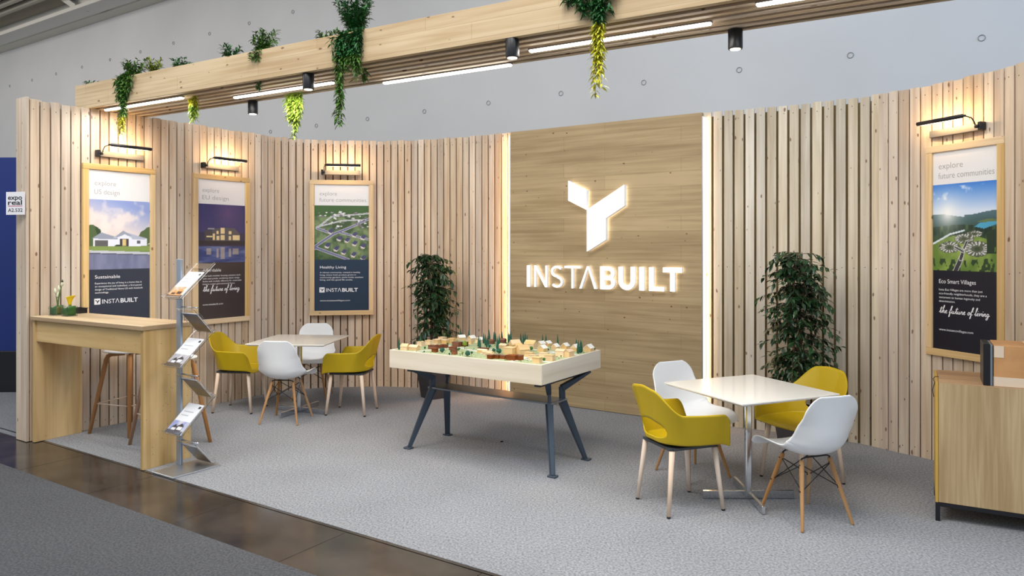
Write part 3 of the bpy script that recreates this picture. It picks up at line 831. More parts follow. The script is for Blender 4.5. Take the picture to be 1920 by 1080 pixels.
def vcol_mat(name, rough=.35):
    m, nt, b = new_mat(name)
    a = N(nt, 'ShaderNodeAttribute'); a.attribute_name = 'Col'
    nt.links.new(a.outputs['Color'], b.inputs['Base Color'])
    b.inputs['Roughness'].default_value = rough; b.inputs['Specular IOR Level'].default_value = .4
    return m
M_PRINT = vcol_mat('printed_picture')
def picture(im, x0, z0, w, h, y, name, parent, M=None):
    ny, nx = im.shape[:2]
    xs, zs = np.meshgrid(np.linspace(x0, x0 + w, nx), np.linspace(z0, z0 + h, ny))
    co = np.stack([xs, np.full_like(xs, y), zs], -1).reshape(-1, 3)
    if M is not None: co = np.array([tuple(M @ Vector(c)) for c in co])
    idx = np.arange(nx * ny).reshape(ny, nx)
    f = np.stack([idx[:-1, :-1], idx[:-1, 1:], idx[1:, 1:], idx[1:, :-1]], -1).reshape(-1, 4)
    me = bpy.data.meshes.new(name); me.from_pydata(co.tolist(), [], f.tolist())
    c = np.clip(im / 255.0, 0, 1); lin = np.where(c <= .04045, c / 12.92, ((c + .055) / 1.055) ** 2.4)
    a = me.color_attributes.new(name='Col', type='FLOAT_COLOR', domain='POINT')
    a.data.foreach_set('color', np.concatenate([lin.reshape(-1, 3), np.ones((nx * ny, 1))], 1).ravel())
    me.materials.append(M_PRINT)
    o = bpy.data.objects.new(name, me); COL.objects.link(o); o.parent = parent
    return o

M_INKW = plain('print_white', rgb(238, 238, 240), .4)
M_INKG = plain('print_grey', rgb(150, 148, 150), .5)
M_HEAD = plain('poster_header', rgb(226, 224, 224), .35)
M_INKD = plain('print_black', rgb(22, 22, 26), .4)
def mini_logo(mb, x, z, h, wd, bgm=0, fgm=1):
    """white square with the dark emblem, then the word in outline letters"""
    mb.prism([(x, z), (x + h, z), (x + h, z + h), (x, z + h)], -.0016, -.0010, mi=bgm)
    e = lambda *P: mb.prism([(x + a * h, z + b * h) for a, b in P], -.0024, -.0016, mi=fgm)
    e((.20, .62), (.42, .50), (.42, .68), (.20, .80)); e((.44, .18), (.62, .29), (.62, .46), (.82, .58), (.82, .78), (.44, .54))
    mb.text('INST\u039b', x + h * 1.3, z + h * .12, h * 1.02, y=-.0016, mi=0, width=wd * .46)
    mb.text('BUILT', x + h * 1.3 + wd * .49, z + h * .12, h * 1.02, y=-.0016, mi=0, width=wd * .48, bold=.0012)

GL = {'t': ([(0, .1), (.15, .3), (.3, 1.0), (.25, .2), (.3, 0), (.45, .1)], [(.08, .72), (.5, .78)]),
      'h': ([(0, .1), (.2, .5), (.35, 1.15), (.27, 1.2), (.2, .9), (.17, 0), (.28, .35), (.42, .42), (.44, .1), (.52, 0), (.62, .1)],),
      'e': ([(0, .1), (.2, .22), (.3, .38), (.2, .45), (.08, .3), (.1, .08), (.25, 0), (.42, .1)],),
      'f': ([(0, .1), (.25, .6), (.4, 1.1), (.3, 1.2), (.22, .9), (.13, 0), (.06, -.5), (.17, -.45), (.22, .05), (.42, .1)], [(.05, .52), (.45, .58)]),
      'u': ([(0, .1), (.12, .42), (.12, .1), (.22, 0), (.35, .15), (.4, .42), (.4, .1), (.5, 0), (.6, .1)],),
      'r': ([(0, .1), (.12, .45), (.16, .38), (.3, .38), (.28, .1), (.36, 0), (.46, .1)],),
      'o': ([(0, .1), (.2, .42), (.08, .3), (.08, .08), (.22, 0), (.36, .2), (.3, .42), (.2, .42), (.34, .34), (.48, .36)],),
      'l': ([(0, .1), (.2, .6), (.32, 1.1), (.24, 1.2), (.15, .9), (.14, .15), (.24, 0), (.36, .1)],),
      'i': ([(0, .1), (.14, .42), (.14, .1), (.22, 0), (.32, .1)], [(.16, .66), (.19, .72)]),
      'v': ([(0, .25), (.1, .42), (.2, .02), (.36, .4), (.42, .36), (.5, .36)],),
      'n': ([(0, .1), (.1, .42), (.1, 0), (.2, .35), (.33, .4), (.34, .1), (.42, 0), (.52, .1)],),
      'g': ([(.3, .4), (.12, .4), (.06, .15), (.18, .02), (.32, .2), (.34, .4), (.3, -.3), (.15, -.5), (.05, -.35), (.3, -.05), (.55, .15)],)}
def handwriting(mb, x, z, width, y):
    strokes = []; cx = 0
    for ch in 'the future of living':
        if ch == ' ': cx += .34; continue
        for st in GL[ch]: strokes.append([(cx + a + .22 * b_, b_) for a, b_ in st])
        cx += max(a for a, _ in GL[ch][0]) - (.02 if ch != 'g' else 0)
    sc = width / cx; w = .0056
    for st in strokes:
        pts = smooth_poly([(x + a * sc, z + b_ * sc) for a, b_ in st])
        k = len(mb.v); n = len(pts)
        for i in range(n):
            p = Vector(pts[i]); d = (Vector(pts[min(i + 1, n - 1)]) - Vector(pts[max(i - 1, 0)])).normalized(); q = Vector((-d.y, d.x)) * w / 2
            mb.v += [Vector((p.x + q.x, y, p.y + q.y)), Vector((p.x - q.x, y, p.y - q.y))]
        for i in range(n - 1): mb.face([k + 2 * i, k + 2 * i + 1, k + 2 * i + 3, k + 2 * i + 2])
def smooth_poly(P, k=4):
    P = [Vector(p) for p in P]; out = []
    for i in range(len(P) - 1):
        p0 = P[max(i - 1, 0)]; p1 = P[i]; p2 = P[i + 1]; p3 = P[min(i + 2, len(P) - 1)]
        for j in range(k):
            t_ = j / k
            out.append(.5 * ((2 * p1) + (p2 - p0) * t_ + (2 * p0 - 5 * p1 + 4 * p2 - p3) * t_ ** 2 + (3 * p1 - p0 - 3 * p2 + p3) * t_ ** 3))
    out.append(P[-1]); return out

def poster(p0, p1, z0, z1, label, im, hd, dark, f_head, f_pic, title, body, script, url, logo, lines_bold=0):
    p0 = Vector((*p0, 0)); p1 = Vector((*p1, 0)); d = p1 - p0; W = d.length; H = z1 - z0
    t = thing('framed_poster', label, 'poster', (p0 + p1) / 2 + Vector((0, 0, z0)), math.atan2(d.y, d.x))
    fw = .055; T = .034
    mb = MB()
    mb.box((0, -T / 2, fw / 2), (W, T, fw), grain=0, bev=.003); mb.box((0, -T / 2, H - fw / 2), (W, T, fw), grain=0, bev=.003)
    mb.box((-W / 2 + fw / 2, -T / 2, H / 2), (fw, T, H - 2 * fw), grain=2, bev=.003); mb.box((W / 2 - fw / 2, -T / 2, H / 2), (fw, T, H - 2 * fw), grain=2, bev=.003)
    mb.build('frame', M_FRAME, t)
    iw, ih = W - 2 * fw, H - 2 * fw; x0 = -iw / 2; y = -.018
    mb = MB(); mb.box((0, -.008, H / 2), (iw, .016, ih)); mb.build('backing', M_HEAD, t)
    zh = fw + ih * (1 - f_head); zp = fw + ih * (1 - f_pic)
    mb = MB(); mb.box((0, -.0165, (zh + fw + ih) / 2), (iw - .001, .002, fw + ih - zh), tint=.5); pnl = mb.build('header_print', M_HEAD, t)
    mb = MB(); mb.text(hd[0], x0 + iw * .09, fw + ih * (1 - f_head * .52), ih * .044, y=-.0182, bold=-.0006); mb.build('header_line', M_INKG, pnl)
    mb = MB(); mb.text(hd[1], x0 + iw * .09, fw + ih * (1 - f_head * .82), ih * .044, y=-.0182, width=iw * hd[2], bold=-.0006); mb.build('header_line', M_INKG, pnl)
    picture(im, x0, zp, iw, zh - zp, y, 'picture_print', t)
    mb = MB(); mb.box((0, -.0165, (zp + fw) / 2), (iw - .001, .002, zp - fw)); low = mb.build('caption_print', plain('caption_ink', dark, .3, spec=.5), t)
    mb = MB()
    yo = -.0165
    def put(s, fx, fz, sz, **k): mb.text(s, x0 + iw * fx, fw + ih * fz, ih * sz, y=yo - .0016, **k)
    put(title[0], .10, title[1], .030, width=iw * title[2])
    mb.build('caption_title', M_INKW, low); mb = MB()
    z = body[1]
    for ln, wd in body[0]:
        put(ln, .10, z, .0155, width=iw * wd); z -= .0195
    mb.build('caption_paragraph', M_INKW, low)
    if script:
        mb = MB(); handwriting(mb, x0 + iw * .10, fw + ih * script, iw * .78, yo - .0018); mb.build('slogan', M_INKW, low)
    mb = MB(); put(url[0], .10, url[1], .017, width=iw * url[2])
    mb.build('web_address', M_INKW, low)
    if logo:
        mb = MB(); mini_logo(mb, x0 + iw * .09, fw + ih * logo, iw * .095, iw * .60)
        g = mb.build('brand_mark', [M_INKW, M_INKD], low); g.location = (0, -.0165, 0)
    return t
def on_left(s, off=.003): p = LP[0] + V * s + U * off; return (p.x, p.y)
poster(on_left(.437), on_left(1.140), .875, 2.485, 'wood framed poster with a white bungalow, nearest the bar counter', pic_us(), ('explore', 'US design', .40), rgb(50, 56, 70), .185, .625,
       ('Sustainable', .318, .40), ([('Experience the joy of living in a home that is', .76), ('an exceptional and individual, a first-paced', .76), ('design of Traditional Home US with Instabuilt', .78), ('technology.', .22)], .283), None, ('www.instabuilt.com', .03, .40), .155)
poster(on_left(1.560), on_left(2.255), .875, 2.485, 'wood framed poster with a lit house by night water, behind the brochure stand', pic_eu(), ('explore', 'EU design', .55), rgb(56, 50, 54), .175, .595,
       ('Affordable', .34, .38), ([('New built modular housing solutions built', .80), ('with steel panels, combining classic design', .78), ('forms with modular efficiency for sustainable', .82), ('living in a smart grid-connected future.', .68)], .305), .20, ('www.instabuilt.com', .10, .42), None)
poster((-2.425, 8.83), (-1.685, 8.955), .885, 2.51, 'wood framed poster with an aerial view of a suburb, behind the left meeting table', pic_town(), ('explore', 'future communities', .86), rgb(30, 48, 70), .165, .595,
       ('Healthy Living', .335, .48), ([('A vibrant community, rooted in healthy', .74), ('living, where fresh produce grows in', .66), ('community gardens, parks invite outdoor', .80), ('living, and the good life awaits.', .60)], .298), None, ('www.instaecovillages.com', .075, .55), .145)
PR0, PR1 = (3.355, 5.925), (3.575, 5.315)
poster(PR0, PR1, .845, 2.505, 'wood framed poster with a round eco village, on the far right wall', pic_village(), ('explore', 'future communities', .86), rgb(26, 26, 38), .165, .60,
       ('Eco Smart Villages', .335, .58), ([('Insta Eco Villages are more than just', .68), ('eco-friendly neighborhoods, they are a', .74), ('testament to human ingenuity and', .64), ('determination.', .26)], .298), .185, ('www.instaecovillages.com', .095, .54), None)

# ------------------------------------------------------------------ picture lamps
def picture_lamp(p, ang, z, label, side=-1, shift=0):
    """arm end side -1 = local -X; viewer is -Y"""
    t = thing('picture_lamp', label, 'lamp', Vector((*p, z)), ang, 'picture lamps above the posters')
    mb = MB(); mb.box((0, -.016, 0), (.44, .03, .055), bev=.003); mb.build('wall_bracket', M_SILVER, t)
    mb = MB(); mb.box((side * .225, -.030, .002), (.028, .058, .062), bev=.004); mb.tube([(side * .222, -.055, .0), (side * .195, -.062, .0)], .013, seg=12); mb.build('switch_block', M_BLACK, t)
    mb = MB()
    pts = [(side * .20, -.062, .0), (side * .202, -.075, .03), (side * .198, -.10, .062), (side * .18, -.13, .075), (side * .15, -.15, .078)]
    mb.tube(pts, .0045, seg=8); mb.build('arm', M_BLACK, t)
    mb = MB(); mb.tube([(side * .19, -.15, .078), (side * .17, -.15, .078), (side * .165, -.15, .078), (-side * .225, -.15, .078), (-side * .23, -.15, .078)], [.006, .010, .0155, .0155, .010], seg=14); tb = mb.build('shade', M_BLACK, t)
    mb = MB(); mb.box((-side * .025, -.1405, .0665), (.36, .008, .008), bev=.002); mb.build('light_tube', M_LAMP, tb)
    l = bpy.data.lights.new('lamp_glow', 'AREA'); l.shape = 'RECTANGLE'; l.size = .36; l.size_y = .008; l.energy = 1.9; l.color = (1, .64, .28)
    o = bpy.data.objects.new('lamp_glow', l); COL.objects.link(o); o.parent = t; o.location = (-side * .025, -.133, .066)
    o.rotation_euler = (math.radians(102), 0, 0)
    return t
q = LP[0] + V * .80; picture_lamp((q.x, q.y), ANG_V, 2.585, 'black and silver picture lamp above the bungalow poster')
q = LP[0] + V * 1.90; picture_lamp((q.x, q.y), ANG_V, 2.575, 'black and silver picture lamp above the night house poster')
picture_lamp((-2.055, 8.885), math.atan2(.125, .74), 2.60, 'black and silver picture lamp above the suburb poster')
picture_lamp((3.435, 5.68), math.atan2(-.61, .22), 2.60, 'black and silver picture lamp above the eco village poster', side=1)

# ------------------------------------------------------------------ stand number sign
q = floor_at(15, 900); 
t = thing('stand_number_sign', 'small white stand number sign on the free end of the left wall', 'sign', Vector((-4.335, 6.43, 1.985)), math.atan2(-.03, .18))
mb = MB(); mb.box((0, -.003, .10), (.185, .006, .20), bev=.001); mb.build('plate', plain('sign_plate', rgb(228, 226, 230), .4), t)
mb = MB()
mb.text('expo', -.072, .132, .058, y=-.0066, width=.140, bold=.0012); mb.text('real', -.072, .088, .058, y=-.0066, width=.140, bold=.0012)
mb.build('event_name', M_INKD, t); mb = MB()
mb.text('A2.532', -.072, .026, .044, y=-.0066, width=.145, bold=.0005)
mb.build('stand_number', M_INKD, t)
mb = MB(); mb.box((0, -.0064, .0765), (.144, .0008, .005)); mb.build('red_line', plain('sign_red', rgb(176, 28, 58), .5), t)

# ------------------------------------------------------------------ bar counter
A = Vector((-4.195, 6.436, 0)); B = Vector((-2.81, 5.61, 0)); D = (B - A); LB = D.length; AB = math.atan2(D.y, D.x)
t = thing('bar_counter', 'tall narrow plywood bar counter joined to the left wall', 'counter', A, AB)
mb = MB(); mb.box((LB / 2 - .0, .205, 1.083), (LB + .02, .44, .034), grain=0, bev=.0015); 
for z in (1.0715, 1.0785, 1.0855, 1.0925): mb.box((LB / 2, -.0152, z), (LB + .018, .0008, .0022), grain=0, mi=1); mb.box((LB + .0102, .205, z), (.0008, .438, .0022), grain=1, mi=1)
mb.build('countertop', [M_BAR, plain('ply_dark_layer', rgb(140, 104, 66), .7)], t)
mb = MB(); mb.box((.02, .205, .533), (.036, .41, 1.065), grain=2, bev=.001); mb.build('side_panel', M_BAR, t)
mb = MB(); mb.box((LB - .018, .205, .533), (.036, .41, 1.065), grain=2, bev=.001)
for k in range(26):
    x, z = R.uniform(.02, .39), R.uniform(.04, 1.0)
    mb.tube([(LB - .001, x, z), (LB + .0006, x, z)], .0028, seg=6, mi=1)
mb.build('side_panel', [M_BAR, M_SCREW], t)
mb = MB(); mb.box((LB / 2, .030, .973), (LB - .075, .028, .186), grain=0, bev=.001); mb.build('front_apron', M_BAR, t)

def cube_vase(loc, rot, label, s=.088, h=.085):
    t = thing('flower_vase', label, 'vase', loc, rot, None)
    mb = MB()
    w = .004
    for sx, sy, dx, dy in ((1, 0, w, s), (-1, 0, w, s), (0, 1, s, w), (0, -1, s, w)):
        mb.box((sx * (s / 2 - w / 2), sy * (s / 2 - w / 2), h / 2), (dx, dy, h), bev=.0008)
    mb.box((0, 0, .003), (s, s, .006))
    mb.build('glass', M_GLASS, t)
    mb = MB()
    for k in range(4):
        a = k * PI / 2
        pts = lambda i, j: (math.cos(a) * (s / 2 - .009) - math.sin(a) * (i - .5) * (s - .018), math.sin(a) * (s / 2 - .009) + math.cos(a) * (i - .5) * (s - .018), .008 + j * (h - .016 + .012 * math.sin(i * 3 + k)))
        mb.grid(pts, 6, 4)
    mb.build('leaf_wrap', plain('leaf_wrap', rgb(44, 96, 34), .35, noise=.4, nscale=30), t, solid=.002)
    return t
m, nt, b = new_mat('clear_glass')
b.inputs['Base Color'].default_value = (.92, .97, .95, 1); b.inputs['Roughness'].default_value = .03; b.inputs['Transmission Weight'].default_value = 1; b.inputs['IOR'].default_value = 1.2
M_GLASS = m
m, nt, b = new_mat('acrylic')
b.inputs['Base Color'].default_value = (.97, .98, 1, 1); b.inputs['Roughness'].default_value = .02; b.inputs['Transmission Weight'].default_value = 1; b.inputs['IOR'].default_value = 1.25
M_ACR = m
M_STEM = plain('green_stem', rgb(86, 112, 50), .5)
v1 = floor_at(107, 591, 1.10); v2 = floor_at(130, 592.5, 1.10)
t = cube_vase(v1, AB + .25, 'left cube vase on the bar with tall budding stems')
mb = MB()
mb.tube([(.0, 0, .01), (.012, 0, .12), (.03, .0, .20), (.055, 0, .27)], [.007, .006, .005, .004], seg=8)
mb.tube([(.01, .01, .01), (.004, .0, .10), (-.01, .0, .17), (-.012, 0, .20)], [.006, .005, .004, .003], seg=8)
mb.build('stem', M_STEM, t)
mb = MB()
for (x, z, dx) in ((.05, .255, .25), (.032, .215, -.4), (-.012, .19, -.3), (.0, .155, .3)):
    pts = [(x, 0, z), (x + dx * .02, 0, z + .015), (x + dx * .035, 0, z + .035), (x + dx * .04, 0, z + .052)]
    mb.tube(pts, [.004, .013, .010, .002], seg=10)
mb.build('bud', plain('cream_bud', rgb(214, 216, 186), .5), t)
mb = MB(); mb.tube([(.055, 0, .265), (.058, 0, .285), (.06, 0, .30), (.062, 0, .318)], [.004, .009, .009, .001], seg=8); mb.build('dark_bud', plain('dark_bud', rgb(52, 60, 40), .5), t)
t = cube_vase(v2, AB + .05, 'right cube vase on the bar holding a yellow calla lily')
mb = MB(); mb.tube([(0, 0, .01), (0, 0, .06), (.004, 0, .10)], [.007, .008, .010], seg=8); mb.build('stem', M_STEM, t)
def calla(u, v):
    a = u * 2 * PI; r = .010 + .028 * v ** 1.2
    lip = max(0, math.cos(a)) ** 2 * v ** 3
    return (.004 + r * math.cos(a) * (1 - .15 * v) + lip * .045 + .006 * v, r * math.sin(a) * .8, .095 + v * .085 * (1 + .0 * math.cos(a)) + lip * .004 - .02 * v * (1 - math.cos(a)) / 2)
mb = MB(); mb.grid(calla, 24, 10); mb.build('calla_flower', plain('calla_yellow', rgb(240, 206, 16), .4), t, solid=.0015)
t = thing('black_tray', 'small black open box behind the vases on the bar', 'box', floor_at(148, 587, 1.10) + Vector((-.0, .0, 0)), AB)
mb = MB(); mb.box((0, 0, .003), (.13, .08, .006))
for y in (-.039, .039): mb.box((0, y, .022), (.13, .004, .044), bev=.001)
for x in (-.064, .064): mb.box((x, 0, .022), (.004, .08, .044), bev=.001)
mb.build('body', M_BLACKP, t)
mb = MB()
for y in (-.041, .041): mb.box((0, y, .046), (.14, .008, .006), bev=.001)
for x in (-.067, .067): mb.box((x, 0, .046), (.008, .088, .006), bev=.001)
mb.build('rim', M_BLACKP, t)

# ------------------------------------------------------------------ bar stools
def bar_stool(loc, rz, label):
    t = thing('bar_stool', label, 'stool', loc, rz, 'oak bar stools behind the counter')
    mb = MB()
    def shell(u, v):
        a = u * 2 * PI; r = .215 * v
        n_ = (abs(math.cos(a)) ** 2.6 + abs(math.sin(a)) ** 2.6) ** (-1 / 2.6)
        x, y = r * n_ * math.cos(a), r * n_ * math.sin(a) * .92
        back = max(0, -x / .215) ** 3
        return (x, y, .735 + .012 * v ** 4 + back * .055 * v - .008 * (1 - v))
    mb.grid(shell, 48, 14)
    mb.build('seat', M_WHITE, t, solid=.010, weld=True)
    ft = .235
    for k, (sx, sy) in enumerate(((1, 1), (1, -1), (-1, 1), (-1, -1))):
        mb = MB()
        pts = [(sx * .03, sy * .03, .712), (sx * .11, sy * .11, .712), (sx * .128, sy * .128, .700), (sx * .138, sy * .138, .67), (sx * ft, sy * ft, .0)]
        mb.tube(pts, [.014, .018, .020, .021, .015], seg=12); mb.build('leg', M_STOOL, t)
    zf = .27; fr = .138 + (ft - .138) * (.67 - zf) / .67
    mb = MB()
    mb.tube([(fr, fr, zf), (fr, -fr, zf)], .006, seg=8); mb.tube([(fr, -fr, zf), (-fr, -fr, zf)], .006, seg=8); mb.tube([(-fr, -fr, zf), (-fr, fr, zf)], .006, seg=8); mb.tube([(-fr, fr, zf), (fr, fr, zf)], .006, seg=8)
    mb.build('footrest', M_PALELEG, t)
    return t
def stool_at(c, corner, label):
    a = math.atan2(corner[1] - c[1], corner[0] - c[0]) - PI / 4
    bar_stool((*c, 0), a, label)
stool_at((-3.56, 6.865), (-3.413, 6.56), 'oak bar stool with white seat, left of the two under the bar')
stool_at((-2.965, 6.385), (-2.655, 6.427), 'oak bar stool with white seat, mostly hidden behind the bar end panel')
# ------------------------------------------------------------------ brochure stand
ST = Vector((-2.49, 5.64, 0))
t = thing('brochure_stand', 'zigzag acrylic brochure stand on an aluminium post beside the bar', 'brochure stand', ST, ANG_U)
mb = MB(); mb.box((0, 0, .006), (.275, .40, .012), bev=.002); mb.build('base_plate', M_ALU, t)
mb = MB(); mb.box((-.13, .02, .81), (.058, .022, 1.60), grain=2, bev=.004); mb.build('post', plain('post_aluminium', rgb(158, 168, 182), .35, metal=.5), t)
for yy in (1.24, .72, .21):
    mb = MB(); mb.tube([(-.125, .02, yy), (.115, .02, yy)], .005, seg=8); mb.build('cross_rod', M_CHROME, t)
TR = []
def tray(b0, z0, b1, z1, flip):
    """sheet from the lip edge (b0,z0) up to (b1,z1); lip sticks out on the viewer side (flip -1) or far side"""
    mb = MB(); d = Vector((0, b1 - b0, z1 - z0)); L = d.length; d.normalize(); nn = Vector((0, -d.z, d.y)) * (1 if flip < 0 else -1)
    M = Matrix((Vector((1, 0, 0)), nn.cross(Vector((1, 0, 0))) * 1, nn)).transposed()
    c = Vector((0, (b0 + b1) / 2, (z0 + z1) / 2))
    mb.box(c, (.235, L, .004), M, bev=.001)
    e = Vector((0, b0, z0))
    mb.box(e + nn * .014, (.235, .004, .030), M, bev=.001)
    mb.box(e + nn * .028 + M @ Vector((0, (.012 if (M @ Vector((0, 1, 0))).dot(d) > 0 else -.012), 0)), (.235, .024, .003), M, bev=.001)
    for sx in (-1, 1): mb.box(c + Vector((sx * .1165, 0, 0)) + nn * .008, (.003, L, .014), M)
    mb.build('shelf', M_ACR, t)
    return e, d, nn, L
for zz in (1.312, .797, .288):
    TR.append((tray(-.12, zz, .165, zz + .262, -1), -1))
for zz in (1.035, .530, .022):
    TR.append((tray(.150, zz, -.02, zz + .195, 1), 1))
def brochure_im(kind, seed):
    x, y = np.meshgrid(np.linspace(0, 1, 29), np.linspace(0, 1, 41)); n = fbm(x, y, seed)
    im = np.zeros((41, 29, 3)) + c3(232, 234, 238)
    lo = y < .42
    sky = {0: c3(184, 150, 110), 1: c3(170, 168, 176), 2: c3(150, 160, 205)}[kind]
    im[lo] = (mixc(sky, c3(220, 214, 216), np.clip((n - .4) * 3, 0, 1)))[lo]
    dk = {0: (96, 66, 40), 1: (88, 76, 66), 2: (70, 74, 92)}[kind]
    im[(y < .12)] = dk
    for (a, b_, c_, d_) in ((.15, .08, .5, .26), (.45, .10, .85, .31)):
        im[inpoly(x, y, ((a, b_), (c_, b_), (c_, d_ - .05), ((a + c_) / 2, d_ + .04), (a, d_ - .05)))] = (62, 60, 66) if kind else (210, 150, 84)
        im[inpoly(x, y, ((a + .06, b_ + .03), (c_ - .06, b_ + .03), (c_ - .06, d_ - .07), (a + .06, d_ - .07)))] = (224, 224, 226) if kind else (70, 44, 28)
    for r_ in (.56, .60, .64, .72): im[(np.abs(y - r_) < .008) & (x > .12) & (x < .12 + .7 * (.6 + .4 * ((r_ * 37) % 1)))] = (170, 172, 180)
    im[(y > .86) & (y < .95) & (x > .80) & (x < .93)] = (40, 42, 48)
    return im
labs = ['brochure with a wooden house photo in the top front tray of the stand', 'brochure with a grey villa photo in the middle front tray of the stand', 'brochure with a white villa photo in the lowest front tray of the stand',
        'dark brochure seen from behind in the upper rear tray of the stand', 'dark brochure seen from behind in the middle rear tray of the stand', 'dark brochure seen from behind in the lowest rear tray of the stand']
M_PAPER = plain('paper_edge', rgb(226, 226, 228), .6)
M_BACKP = plain('brochure_back', rgb(112, 118, 132), .35, noise=.25, nscale=14)
M_BACKQ = plain('brochure_back_brown', rgb(134, 112, 84), .35, noise=.25, nscale=14)
for i, ((e, d, nn, L), fl) in enumerate(TR):
    bw, bh = .195, (.275 if fl < 0 else .20)
    tb = thing('brochure', labs[i], 'brochure', ST, ANG_U, 'brochures in the stand')
    X = Vector((1, 0, 0)) if fl < 0 else Vector((-1, 0, 0))
    o = e + d * .006 + nn * .0045
    M = Matrix((X, -nn, d)).transposed()
    M4 = M.to_4x4(); M4.translation = o
    mb = MB(); mb.box(o + d * bh / 2 + nn * .003, (bw, .006, bh), M, mi=0)
    if fl > 0:
        mb.box(o + d * bh * .72 - nn * .0003, (bw - .004, .0006, bh * .5), M, mi=1); mb.box(o + d * bh * .24 - nn * .0003, (bw - .004, .0006, bh * .46), M, mi=2)
    mb.build('booklet', [M_PAPER, M_BACKP, M_BACKQ], tb)
    picture(brochure_im(i % 3, 30 + i), -bw / 2, 0, bw, bh, -.0066, 'cover_print', tb, M4)

# ------------------------------------------------------------------ furniture: tables
def table(loc, rz, label, foot_rot):
    t = thing('meeting_table', label, 'table', loc, rz, 'square white meeting tables')
    mb = MB(); s = .40
    z1, z0 = .75, .728
    n = len(mb.v)
    for z, r_ in ((z1, s - .001), (z1 - .001, s), (z1 - .008, s), (z0, s - .022)):
        for a, b_ in ((-1, -1), (1, -1), (1, 1), (-1, 1)): mb.v.append(Vector((a * r_, b_ * r_, z)))
    mb.face([n, n + 1, n + 2, n + 3]); mb.face([n + 15, n + 14, n + 13, n + 12])
    for k in range(3):
        for i in range(4):
            j = (i + 1) % 4; mb.face([n + k * 4 + 4 + i, n + k * 4 + 4 + j, n + k * 4 + j, n + k * 4 + i])
    mb.build('tabletop', M_TABLE, t)
    mb = MB(); mb.box((0, 0, .716), (.30, .30, .012), bev=.002); mb.build('mounting_plate', M_FRAMEDK, t)
    mb = MB(); mb.box((0, 0, .38), (.042, .042, .66), Matrix.Rotation(foot_rot, 3, 'Z'), bev=.008); mb.build('column', M_CHROME, t)
    for k in range(2):
        a = foot_rot + k * PI / 2
        Mx = Matrix.Rotation(a, 3, 'Z')
        for sg in (-1, 1):
            mb = MB(); mb.box(Mx @ Vector((sg * .165, 0, .029)), (.29, .022, .052), Mx, bev=.003); mb.build('foot', M_CHROME, t)
    mb = MB(); mb.box((0, 0, .029), (.045, .045, .054), Matrix.Rotation(foot_rot, 3, 'Z'), bev=.003); mb.build('hub', M_CHROME, t)
    return t
table((1.60, 4.985, 0), math.radians(-66.2), 'square white meeting table on the right, nearest the camera', math.radians(66.2))
table((-2.195, 7.61, 0), math.radians(-5), 'square white meeting table on the left, in front of the curved wall', math.radians(-17))

